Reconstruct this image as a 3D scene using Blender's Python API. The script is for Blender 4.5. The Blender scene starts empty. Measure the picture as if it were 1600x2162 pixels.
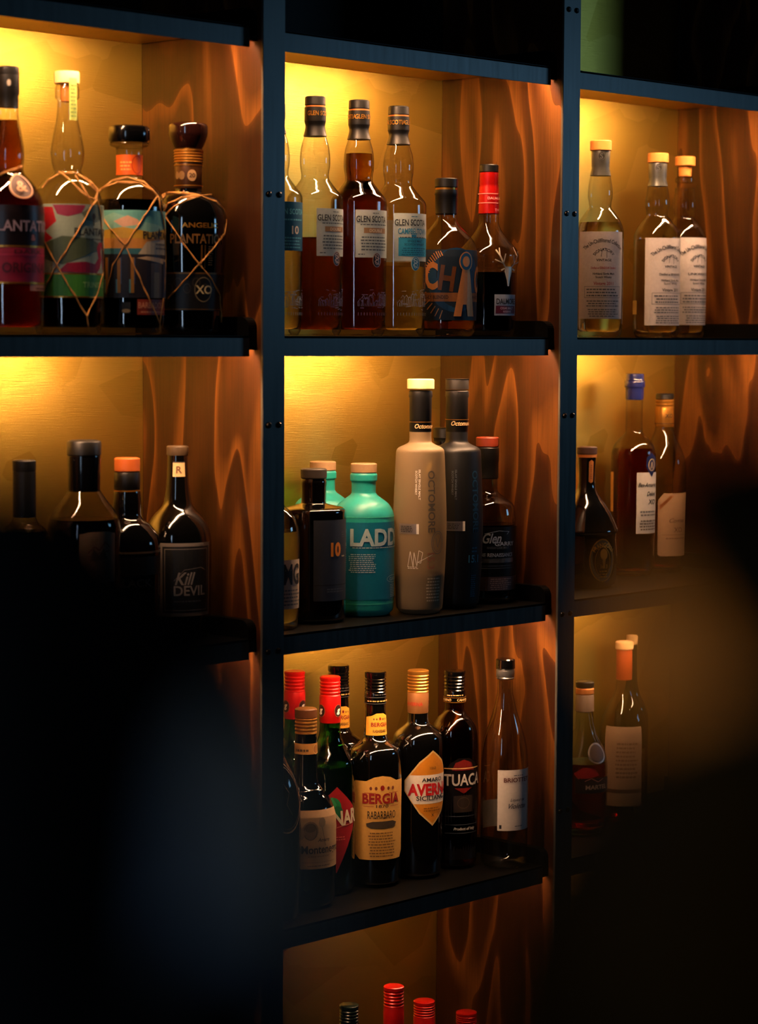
import bpy, bmesh, math, random
from mathutils import Vector, Matrix
R_ = math.radians
random.seed(7)
sc = bpy.context.scene
col = sc.collection

# ------------------------------------------------------------------ camera
FPX = 4975.0
CAM = Vector((-2.1032, -2.1968, 1.5254))
yw, pt, rl = R_(43.68), R_(-4.241), R_(0.287)
FW = Vector((math.cos(yw)*math.cos(pt), math.sin(yw)*math.cos(pt), math.sin(pt)))
r0 = FW.cross(Vector((0, 0, 1))).normalized()
u0 = r0.cross(FW)
RT = r0*math.cos(rl) + u0*math.sin(rl)
UP = -r0*math.sin(rl) + u0*math.cos(rl)
cd = bpy.data.cameras.new('camera')
cam = bpy.data.objects.new('camera', cd)
col.objects.link(cam)
cam.matrix_world = Matrix(((RT.x, UP.x, -FW.x, CAM.x), (RT.y, UP.y, -FW.y, CAM.y), (RT.z, UP.z, -FW.z, CAM.z), (0, 0, 0, 1)))
cd.sensor_fit = 'HORIZONTAL'
cd.sensor_width = 36
cd.lens = FPX/1600*36
cd.clip_start = .05
cd.dof.use_dof = True
cd.dof.focus_distance = 3.36
cd.dof.aperture_fstop = 6.8
sc.camera = cam

# ------------------------------------------------------------------ world, lamps, exposure
sc.view_settings.view_transform = 'Standard'
sc.view_settings.look = 'None'
sc.view_settings.gamma = 1
sc.view_settings.exposure = 0.0
w = bpy.data.worlds.new('world')
sc.world = w
w.use_nodes = True
w.node_tree.nodes['Background'].inputs[0].default_value = (.05, .1, .2, 1)
w.node_tree.nodes['Background'].inputs[1].default_value = .01
sc.cycles.transparent_max_bounces = 32
sc.cycles.max_bounces = 12
sc.cycles.transmission_bounces = 10
sc.cycles.glossy_bounces = 5
sc.cycles.diffuse_bounces = 3
sc.cycles.sample_clamp_indirect = 4
sc.cycles.use_denoising = True
def area(name, loc, target, sx, sy, power, colr):
    l = bpy.data.lights.new(name, 'AREA')
    l.shape = 'RECTANGLE'
    l.size, l.size_y, l.energy, l.color = sx, sy, power, colr
    o = bpy.data.objects.new(name, l)
    col.objects.link(o)
    o.location = loc
    o.rotation_euler = (Vector(target)-Vector(loc)).to_track_quat('-Z', 'Y').to_euler()
    return o
area('blue_bar_lamp', (3.0, -2.3, 2.02), (.6, 0, 1.7), .8, .4, 6.5, (.28, .62, 1))
area('cool_window_light', (-3.2, -1.55, 1.75), (.2, 0, 1.5), .16, 1.3, 5, (.55, .75, 1))
STRIP = 285.0
LEVELDIM = {'S1': 1.0, 'S2': 1.0, 'S3': .8, 'S4': .3, 'S5': .2}
STRIPCOL = (1, .55, .29)

# ------------------------------------------------------------------ projection maths
def zpx(X, Y, py):
    t = (1081-py)/FPX
    n = UP - FW*t
    return CAM.z - (n.x*(X-CAM.x) + n.y*(Y-CAM.y))/n.z
def ray(px, py):
    return (FW + RT*((px-800)/FPX) + UP*((1081-py)/FPX)).normalized()
def atY(px, py, Y):
    d = ray(px, py)
    return CAM + d*((Y-CAM.y)/d.y)
def atZ(px, py, Z):
    d = ray(px, py)
    return CAM + d*((Z-CAM.z)/d.z)

# ------------------------------------------------------------------ materials
MATS = {}
def newmat(name):
    m = bpy.data.materials.new(name)
    m.use_nodes = True
    nt = m.node_tree
    return m, nt, nt.nodes['Principled BSDF']
def hexc(h):
    h = h.lstrip('#')
    return tuple(((int(h[i:i+2], 16)/255+.055)/1.055)**2.4 if int(h[i:i+2], 16) > 10 else int(h[i:i+2], 16)/255/12.92 for i in (0, 2, 4)) + (1,)
def pm(c, rough=.5, metal=0, coat=0, grain=0):
    """plain procedural surface: colour c with a faint mottling"""
    k = (c, rough, metal, coat, grain)
    if k in MATS: return MATS[k]
    m, nt, b = newmat('surface_%d' % len(MATS))
    b.inputs['Roughness'].default_value = rough
    b.inputs['Metallic'].default_value = metal
    b.inputs['Coat Weight'].default_value = coat
    b.inputs['Coat Roughness'].default_value = .08
    tc = nt.nodes.new('ShaderNodeTexCoord')
    no = nt.nodes.new('ShaderNodeTexNoise')
    no.inputs['Scale'].default_value = 260 if not grain else grain
    no.inputs['Detail'].default_value = 3
    nt.links.new(tc.outputs['Object'], no.inputs['Vector'])
    mx = nt.nodes.new('ShaderNodeMix'); mx.data_type = 'RGBA'
    hc = hexc(c)
    mx.inputs[6].default_value = tuple(x*.86 for x in hc[:3])+(1,)
    mx.inputs[7].default_value = tuple(min(1, x*1.12) for x in hc[:3])+(1,)
    nt.links.new(no.outputs['Fac'], mx.inputs[0])
    nt.links.new(mx.outputs[2], b.inputs['Base Color'])
    MATS[k] = m
    return m
def shell(name, tint, edge, f0=.085):
    """thin wall of glass: clear in the middle, denser at the rim, with mirror reflections"""
    k = ('shell', name)
    if k in MATS: return MATS[k]
    m, nt, b = newmat(name)
    nt.nodes.remove(b)
    N = nt.nodes.new; L = nt.links.new
    out = nt.nodes['Material Output']
    lw = N('ShaderNodeLayerWeight'); lw.inputs['Blend'].default_value = .5
    p5 = N('ShaderNodeMath'); p5.operation = 'POWER'; p5.inputs[1].default_value = 4.5
    L(lw.outputs['Facing'], p5.inputs[0])
    fr = N('ShaderNodeMath'); fr.operation = 'MULTIPLY_ADD'; fr.inputs[1].default_value = .9; fr.inputs[2].default_value = f0
    L(p5.outputs[0], fr.inputs[0])
    p3 = N('ShaderNodeMath'); p3.operation = 'POWER'; p3.inputs[1].default_value = 2.5
    L(lw.outputs['Facing'], p3.inputs[0])
    mx = N('ShaderNodeMix'); mx.data_type = 'RGBA'
    mx.inputs[6].default_value = tint+(1,); mx.inputs[7].default_value = edge+(1,)
    L(p3.outputs[0], mx.inputs[0])
    tr = N('ShaderNodeBsdfTransparent'); L(mx.outputs[2], tr.inputs[0])
    gl = N('ShaderNodeBsdfGlossy'); gl.inputs['Roughness'].default_value = .03
    tc = N('ShaderNodeTexCoord'); no = N('ShaderNodeTexNoise'); no.inputs['Scale'].default_value = 30
    bp = N('ShaderNodeBump'); bp.inputs['Strength'].default_value = .10; bp.inputs['Distance'].default_value = .002
    L(tc.outputs['Object'], no.inputs['Vector']); L(no.outputs['Fac'], bp.inputs['Height']); L(bp.outputs[0], gl.inputs['Normal'])
    ms = N('ShaderNodeMixShader')
    L(fr.outputs[0], ms.inputs[0]); L(tr.outputs[0], ms.inputs[1]); L(gl.outputs[0], ms.inputs[2])
    L(ms.outputs[0], out.inputs[0])
    MATS[k] = m
    return m
def liquid(name, c, dens):
    k = ('liq', name)
    if k in MATS: return MATS[k]
    m, nt, b = newmat(name)
    b.inputs['Base Color'].default_value = (1, 1, 1, 1)
    b.inputs['Roughness'].default_value = 0
    b.inputs['IOR'].default_value = 1.34
    b.inputs['Transmission Weight'].default_value = 1
    va = nt.nodes.new('ShaderNodeVolumeAbsorption')
    va.inputs[0].default_value = c+(1,)
    va.inputs[1].default_value = dens
    nt.links.new(va.outputs[0], nt.nodes['Material Output'].inputs['Volume'])
    MATS[k] = m
    return m
G = {
 'clear': shell('clear_glass', (.93, .93, .9), (.35, .33, .26)),
 'green': shell('green_glass', (.12, .45, .14), (.01, .08, .02)),
 'dgreen': shell('dark_green_glass', (.03, .10, .04), (.004, .012, .006)),
 'brown': shell('brown_glass', (.35, .16, .05), (.04, .015, .005)),
}
LQ = {
 'amber': liquid('amber_spirit', (.96, .74, .34), 60),
 'ruby': liquid('ruby_spirit', (.9, .70, .38), 230),
 'gold': liquid('golden_red_spirit', (.915, .80, .44), 235),
 'pale': liquid('pale_gold_spirit', (.97, .86, .45), 14),
 'dark': liquid('dark_brown_spirit', (.6, .2, .1), 300),
 'rust': liquid('rust_spirit', (.92, .62, .30), 120),
 'water': liquid('clear_spirit', (.98, .98, .95), 3),
}
BLACKGLASS = pm('#050505', .06, 0, 1)
def frosted():
    m, nt, b = newmat('frosted_glass')
    b.inputs['Base Color'].default_value = (.44, .32, .18, 1)
    b.inputs['Roughness'].default_value = .5
    tr = nt.nodes.new('ShaderNodeBsdfTransparent'); tr.inputs[0].default_value = (.8, .74, .6, 1)
    tc = nt.nodes.new('ShaderNodeTexCoord'); no = nt.nodes.new('ShaderNodeTexNoise'); no.inputs['Scale'].default_value = 900
    bp = nt.nodes.new('ShaderNodeBump'); bp.inputs['Strength'].default_value = .15
    nt.links.new(tc.outputs['Object'], no.inputs['Vector']); nt.links.new(no.outputs['Fac'], bp.inputs['Height']); nt.links.new(bp.outputs[0], b.inputs['Normal'])
    ms = nt.nodes.new('ShaderNodeMixShader'); ms.inputs[0].default_value = .58
    nt.links.new(b.outputs[0], ms.inputs[1]); nt.links.new(tr.outputs[0], ms.inputs[2])
    nt.links.new(ms.outputs[0], nt.nodes['Material Output'].inputs[0])
    return m
FROST = frosted()
def brass():
    m, nt, b = newmat('brushed_brass')
    N = nt.nodes.new; L = nt.links.new
    tc = N('ShaderNodeTexCoord')
    hs = []
    for ang, sd in ((38, 0), (-50, 3)):
        mp = N('ShaderNodeMapping'); mp.inputs['Rotation'].default_value = (0, R_(ang), 0); mp.inputs['Scale'].default_value = (6, 1, 160); mp.inputs['Location'].default_value = (sd, 0, 0)
        L(tc.outputs['Object'], mp.inputs[0])
        n = N('ShaderNodeTexNoise'); n.inputs['Scale'].default_value = 5; n.inputs['Detail'].default_value = 4
        L(mp.outputs[0], n.inputs['Vector']); hs.append(n)
    mp = N('ShaderNodeMapping'); mp.inputs['Rotation'].default_value = (0, R_(30), 0); mp.inputs['Scale'].default_value = (1.1, 1, 1.9)
    L(tc.outputs['Object'], mp.inputs[0])
    vo = N('ShaderNodeTexVoronoi'); vo.distance = 'MANHATTAN'; vo.inputs['Scale'].default_value = 4.6
    L(mp.outputs[0], vo.inputs['Vector'])
    sx = N('ShaderNodeSeparateColor'); L(vo.outputs['Color'], sx.inputs[0])
    st = N('ShaderNodeMath'); st.operation = 'GREATER_THAN'; st.inputs[1].default_value = .5; L(sx.outputs[0], st.inputs[0])
    mh = N('ShaderNodeMix'); L(st.outputs[0], mh.inputs[0]); L(hs[0].outputs['Fac'], mh.inputs[2]); L(hs[1].outputs['Fac'], mh.inputs[3])
    bp = N('ShaderNodeBump'); bp.inputs['Strength'].default_value = .22; bp.inputs['Distance'].default_value = .0012
    L(mh.outputs[0], bp.inputs['Height']); L(bp.outputs[0], b.inputs['Normal'])
    cr = N('ShaderNodeMix'); cr.data_type = 'RGBA'
    cr.inputs[6].default_value = (.70, .47, .07, 1); cr.inputs[7].default_value = (.86, .60, .11, 1)
    L(sx.outputs[1], cr.inputs[0]); L(cr.outputs[2], b.inputs['Base Color'])
    b.inputs['Metallic'].default_value = 1
    b.inputs['Roughness'].default_value = .36
    return m
def wood():
    m, nt, b = newmat('stained_flame_plywood')
    N = nt.nodes.new; L = nt.links.new
    tc = N('ShaderNodeTexCoord')
    oi = N('ShaderNodeObjectInfo')
    ad = N('ShaderNodeVectorMath'); ad.operation = 'ADD'
    L(tc.outputs['Object'], ad.inputs[0])
    cb = N('ShaderNodeCombineXYZ'); ml = N('ShaderNodeMath'); ml.operation = 'MULTIPLY'; ml.inputs[1].default_value = 9.0
    L(oi.outputs['Random'], ml.inputs[0]); L(ml.outputs[0], cb.inputs[0]); L(cb.outputs[0], ad.inputs[1])
    mp = N('ShaderNodeMapping'); mp.inputs['Scale'].default_value = (1, 9.5, 1.9)
    L(ad.outputs[0], mp.inputs[0])
    n1 = N('ShaderNodeTexNoise'); n1.inputs['Scale'].default_value = 1.05; n1.inputs['Detail'].default_value = 2.2; n1.inputs['Roughness'].default_value = .35; n1.inputs['Distortion'].default_value = .5
    L(mp.outputs[0], n1.inputs['Vector'])
    m6 = N('ShaderNodeMath'); m6.operation = 'MULTIPLY'; m6.inputs[1].default_value = 6.0; L(n1.outputs['Fac'], m6.inputs[0])
    fr = N('ShaderNodeMath'); fr.operation = 'FRACT'; L(m6.outputs[0], fr.inputs[0])
    rp = N('ShaderNodeValToRGB')
    e = rp.color_ramp.elements
    e[0].position = 0; e[0].color = (.125, .042, .007, 1)
    e[1].position = 1; e[1].color = (.06, .017, .003, 1)
    x = e.new(.32); x.color = (.036, .010, .002, 1)
    x = e.new(.8); x.color = (.022, .006, .0015, 1)
    x = e.new(.94); x.color = (.030, .008, .002, 1)
    L(fr.outputs[0], rp.inputs[0])
    mp2 = N('ShaderNodeMapping'); mp2.inputs['Scale'].default_value = (1, 220, 6); L(ad.outputs[0], mp2.inputs[0])
    n2 = N('ShaderNodeTexNoise'); n2.inputs['Scale'].default_value = 2; n2.inputs['Detail'].default_value = 3; L(mp2.outputs[0], n2.inputs['Vector'])
    mr = N('ShaderNodeMapRange'); mr.inputs[3].default_value = .5; mr.inputs[4].default_value = 1.5; L(n2.outputs['Fac'], mr.inputs[0])
    mx = N('ShaderNodeMix'); mx.data_type = 'RGBA'; mx.blend_type = 'MULTIPLY'; mx.inputs[0].default_value = 1
    L(rp.outputs[0], mx.inputs[6]); L(mr.outputs[0], mx.inputs[7]); L(mx.outputs[2], b.inputs['Base Color'])
    b.inputs['Roughness'].default_value = .42
    b.inputs['Specular IOR Level'].default_value = .22
    return m
def steel():
    m, nt, b = newmat('blackened_steel')
    N = nt.nodes.new; L = nt.links.new
    tc = N('ShaderNodeTexCoord'); mp = N('ShaderNodeMapping'); mp.inputs['Scale'].default_value = (60, 60, 5)
    n = N('ShaderNodeTexNoise'); n.inputs['Scale'].default_value = 2; n.inputs['Detail'].default_value = 4
    L(tc.outputs['Object'], mp.inputs[0]); L(mp.outputs[0], n.inputs['Vector'])
    r = N('ShaderNodeMapRange'); r.inputs[3].default_value = .28; r.inputs[4].default_value = .46; L(n.outputs['Fac'], r.inputs[0]); L(r.outputs[0], b.inputs['Roughness'])
    mx = N('ShaderNodeMix'); mx.data_type = 'RGBA'; mx.inputs[6].default_value = (.06, .064, .064, 1); mx.inputs[7].default_value = (.12, .125, .12, 1)
    L(n.outputs['Fac'], mx.inputs[0]); L(mx.outputs[2], b.inputs['Base Color'])
    b.inputs['Metallic'].default_value = .6
    return m
BRASS, WOOD, STEEL = brass(), wood(), steel()
TRAY = pm('#020202', .45)
TRAY.node_tree.nodes['Principled BSDF'].inputs['Specular IOR Level'].default_value = .12
def led(k):
    m, nt, b = newmat('warm_led')
    b.inputs['Base Color'].default_value = (1, .8, .5, 1)
    b.inputs['Emission Color'].default_value = STRIPCOL+(1,)
    b.inputs['Emission Strength'].default_value = STRIP*k
    return m
LED = {k: led(v) for k, v in LEVELDIM.items()}

# ------------------------------------------------------------------ mesh helpers
def link(name, me, parent=None, loc=None):
    o = bpy.data.objects.new(name, me)
    col.objects.link(o)
    if parent: o.parent = parent
    if loc: o.location = loc
    return o
def tag(o, label=None, cat=None, group=None, kind=None):
    if label: o['label'] = label
    if cat: o['category'] = cat
    if group: o['group'] = group
    if kind: o['kind'] = kind
    return o
def empty(name, loc):
    o = bpy.data.objects.new(name, None)
    o.empty_display_size = .03
    col.objects.link(o)
    o.location = loc
    return o
def boxes(name, bl, mat, parent=None, bevel=0, origin=(0, 0, 0)):
    bm = bmesh.new()
    for (x0, y0, z0, x1, y1, z1) in bl:
        r = bmesh.ops.create_cube(bm, size=1)
        bmesh.ops.scale(bm, vec=(x1-x0, y1-y0, z1-z0), verts=r['verts'])
        bmesh.ops.translate(bm, vec=((x0+x1)/2-origin[0], (y0+y1)/2-origin[1], (z0+z1)/2-origin[2]), verts=r['verts'])
    if bevel:
        bmesh.ops.bevel(bm, geom=bm.edges[:], offset=bevel, segments=2, affect='EDGES')
    me = bpy.data.meshes.new(name); bm.to_mesh(me); bm.free()
    me.materials.append(mat)
    return link(name, me, parent)
def lathe(name, prof, mat, parent, seg=48, sharp=35, close=True):
    """prof: list of (z, r) from top to bottom"""
    bm = bmesh.new()
    rings = []
    for z, r in prof:
        if r < 1e-5:
            rings.append([bm.verts.new((0, 0, z))])
        else:
            rings.append([bm.verts.new((r*math.cos(2*math.pi*i/seg), r*math.sin(2*math.pi*i/seg), z)) for i in range(seg)])
    for a, b in zip(rings, rings[1:]):
        for i in range(seg):
            j = (i+1) % seg
            if len(a) == 1 and len(b) == 1: continue
            if len(a) == 1: bm.faces.new((a[0], b[i], b[j]))
            elif len(b) == 1: bm.faces.new((a[i], b[0], a[j]))
            else: bm.faces.new((a[i], b[i], b[j], a[j]))
    bmesh.ops.recalc_face_normals(bm, faces=bm.faces[:])
    for f in bm.faces: f.smooth = True
    me = bpy.data.meshes.new(name); bm.to_mesh(me); bm.free()
    me.set_sharp_from_angle(angle=R_(sharp))
    me.materials.append(mat)
    return link(name, me, parent)
def smooth(pts, n=5):
    out = []
    P = [pts[0]]+list(pts)+[pts[-1]]
    for i in range(1, len(P)-2):
        a, b, c, d = P[i-1], P[i], P[i+1], P[i+2]
        for k in range(n):
            t = k/n
            z = b[0]+(c[0]-b[0])*t
            m1 = (c[1]-a[1])/max(1e-9, abs(c[0]-a[0]))*abs(c[0]-b[0])
            m2 = (d[1]-b[1])/max(1e-9, abs(d[0]-b[0]))*abs(c[0]-b[0])
            lim = 3*abs(c[1]-b[1])
            m1 = max(-lim, min(lim, m1)); m2 = max(-lim, min(lim, m2))
            if (c[1]-b[1])*m1 < 0: m1 = 0
            if (c[1]-b[1])*m2 < 0: m2 = 0
            h = (2*t**3-3*t*t+1)*b[1]+(t**3-2*t*t+t)*m1+(-2*t**3+3*t*t)*c[1]+(t**3-t*t)*m2
            out.append((z, h))
    out.append(pts[-1])
    return out
def text_bm(bm, s, x, y, h, wid=None, shear=0, bold=0, arc=None, rot=0, mi=0, align='C'):
    """adds filled lettering to bm, lying in the xy plane, cap height h, centred at x,y"""
    cu = bpy.data.curves.new('t', 'FONT')
    cu.body = s
    cu.size = h/.70
    cu.shear = shear
    cu.offset = bold*h
    cu.resolution_u = 3
    cu.align_x = 'LEFT'
    ob = bpy.data.objects.new('t', cu)
    col.objects.link(ob)
    me = bpy.data.meshes.new_from_object(ob)
    bpy.data.objects.remove(ob); bpy.data.curves.remove(cu)
    if not me.vertices:
        bpy.data.meshes.remove(me); return
    xs = [v.co.x for v in me.vertices]
    x0, x1 = min(xs), max(xs)
    sx = 1 if wid is None else wid/(x1-x0)
    cx = {'C': (x0+x1)/2, 'L': x0}[align]
    vs = []
    for v in me.vertices:
        a, b = (v.co.x-cx)*sx, v.co.y-h/2
        if arc:
            t = a/arc; rr = arc+b
            a, b = rr*math.sin(t), rr*math.cos(t)-arc
        if rot:
            a, b = a*math.cos(rot)-b*math.sin(rot), a*math.sin(rot)+b*math.cos(rot)
        vs.append(bm.verts.new((x+a, y+b, 0)))
    for p in me.polygons:
        try:
            f = bm.faces.new([vs[i] for i in p.vertices]); f.material_index = mi
        except ValueError: pass
    bpy.data.meshes.remove(me)
def tube(bm, pts, r, n=6, mi=0):
    rings = []
    for i, p in enumerate(pts):
        t = (pts[min(i+1, len(pts)-1)]-pts[max(i-1, 0)]).normalized()
        a = t.orthogonal().normalized(); b = t.cross(a)
        rings.append([bm.verts.new(p+(a*math.cos(2*math.pi*k/n)+b*math.sin(2*math.pi*k/n))*r) for k in range(n)])
    # keep rings aligned
    for i in range(1, len(rings)):
        best = min(range(n), key=lambda s: (rings[i][s].co-rings[i-1][0].co).length)
        rings[i] = rings[i][best:]+rings[i][:best]
        if (rings[i][1].co-rings[i-1][1].co).length > (rings[i][-1].co-rings[i-1][1].co).length:
            rings[i] = [rings[i][0]]+rings[i][:0:-1]
    for a, b in zip(rings, rings[1:]):
        for k in range(n):
            f = bm.faces.new((a[k], a[(k+1) % n], b[(k+1) % n], b[k])); f.smooth = True; f.material_index = mi
    for e in (rings[0], rings[-1]):
        bm.faces.new(e).material_index = mi

# ------------------------------------------------------------------ room
Z0 = 1.5
def struct(name, bl, mat):
    return tag(boxes(name, bl, mat), kind='structure')
DARKWALL = pm('#141210', .8, grain=6)
struct('floor', [(-4.2, -4.2, -.05, 3.2, .5, 0)], pm('#1a120c', .5, grain=8))
struct('ceiling', [(-4.2, -4.2, 3.0, 3.2, .5, 3.05)], DARKWALL)
struct('wall_back', [(-4.2, .32, 0, 3.2, .37, 3.0)], DARKWALL)
struct('wall_left', [(-4.25, -4.2, 0, -4.2, .37, 3.0)], DARKWALL)
struct('wall_right', [(3.2, -4.2, 0, 3.25, .37, 3.0)], DARKWALL)
struct('wall_front', [(-4.2, -4.25, 0, 3.2, -4.2, 3.0)], DARKWALL)

# ------------------------------------------------------------------ shelving
W, H, SB, DEP = .0391, .0266, .017, .2435
LV = {'S1': Z0+.3925, 'S2': Z0, 'S3': Z0-.3918, 'S4': Z0-.7858, 'S5': Z0-1.179}
TOP = {k: v+H for k, v in LV.items()}
side_word = {-1: 'at the far left end', 0: 'between the left bay and the middle bay', 1: 'between the middle bay and the right bay', 2: 'at the far right end'}
for n in (-1, 0, 1, 2):
    X = .6*n
    p = empty('steel_post', (X, 0, 0))
    tag(p, 'blue-grey steel upright post with paired bolts, ' + side_word[n], 'post', 'steel uprights of the bottle shelving')
    boxes('upright', [(-W/2, 0, .0, W/2, .004, 2.75)], STEEL, p, .0006)
    for zb in (.5015, .2070, -.0882, -.3820, -.677, -.97):
        for sx in (-.0093, .0087):
            o = lathe('bolt', [(.003, 0), (.003, .0022), (.002, .0036), (0, .0042)], pm('#0b0d10', .3, .8), p, 12)
            o.rotation_euler = (R_(90), 0, 0)
            o.location = (sx, 0, Z0+zb)
    s = tag(boxes('side_panel', [(-.0125, .0045, 0, .0125, DEP, 2.75)], WOOD, bevel=.0005), 'reddish brown flame-grained wooden divider panel ' + side_word[n], 'wood panel', 'wooden dividers of the bottle shelving')
    s.location = (X, 0, 0)
bayw = {0: 'left', 1: 'middle', 2: 'right'}
lvw = {'S1': 'top shelf over the highest row of bottles', 'S2': 'shelf at eye height carrying the highest row of bottles', 'S3': 'shelf carrying the second row of bottles', 'S4': 'lower shelf under the third row of bottles', 'S5': 'lowest shelf under the row of screw-capped bottles'}
for b in (0, 1, 2):
    x0, x1 = .6*(b-1)+.0125, .6*b-.0125
    if b < 2:
        dp = tag(boxes('upper_shade_sheet', [(-.2875, 0, TOP['S1']+.001, .2875, .012, 2.75)], pm('#060606', .7)), 'matt black sheet added as shade above the top shelf of the %s bay' % bayw[b], 'panel')  # black sheet added to keep the upper compartment in shade, hiding the lamp's gleam
        dp.location = (.6*b-.3, DEP, 0)
    bp_ = tag(boxes('back_panel', [(-.2875, 0, 0, .2875, .012, TOP['S1'] if b < 2 else 2.75)], BRASS), 'brushed gold metal back panel of the %s bay' % bayw[b], 'metal panel', 'gold back panels of the shelving')
    bp_.location = (.6*b-.3, DEP, 0)
    for k, z in LV.items():
        sh = empty('metal_shelf', (.6*b-.3, SB, z))
        tag(sh, 'black metal %s in the %s bay' % (lvw[k], bayw[b]), 'shelf', 'black metal shelves of the bottle rack')
        xl, xr = -.3+.0209, .3-.0209
        fx = .006
        boxes('tray', [(xl, 0, H-.003, xr, DEP-SB-.001, H)], TRAY, sh)
        boxes('gilt_underside', [(xl, .020, H-.0042, xr, DEP-SB-.001, H-.003)], BRASS, sh)
        boxes('front_edge', [(xl+fx, 0, 0, xr-fx, .003, H-.0005)], STEEL, sh, .0005)
        for sgn in (-1, 1):
            bm = bmesh.new()
            xa = sgn*(.3-.0209-fx); xb = sgn*(.3-.0127)
            pr = [(.008, H-.003), (.008, .0085), (.0015, .0085), (.0015, H+.010)]
            for t in range(0, 7):
                a = R_(180-t*15)
                pr.append((.0015+.014+.014*math.cos(a), H+.010+.014*math.sin(a)))
            pr += [(DEP-SB-.002, H+.024), (DEP-SB-.002, H-.003)]
            v1 = [bm.verts.new((xa, y, zz)) for y, zz in pr]; v2 = [bm.verts.new((xb, y, zz)) for y, zz in pr]
            bm.faces.new(v1); bm.faces.new(v2)
            for i in range(len(pr)):
                j = (i+1) % len(pr)
                bm.faces.new((v1[i], v1[j], v2[j], v2[i]))
            bmesh.ops.recalc_face_normals(bm, faces=bm.faces[:])
            me = bpy.data.meshes.new('side_bracket'); bm.to_mesh(me); bm.free(); me.materials.append(TRAY)
            link('side_bracket', me, sh)
        boxes('led_strip', [(xl+.02, .009, H-.0062, xr-.01, .0185, H-.0043)], LED[k], sh)

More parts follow.
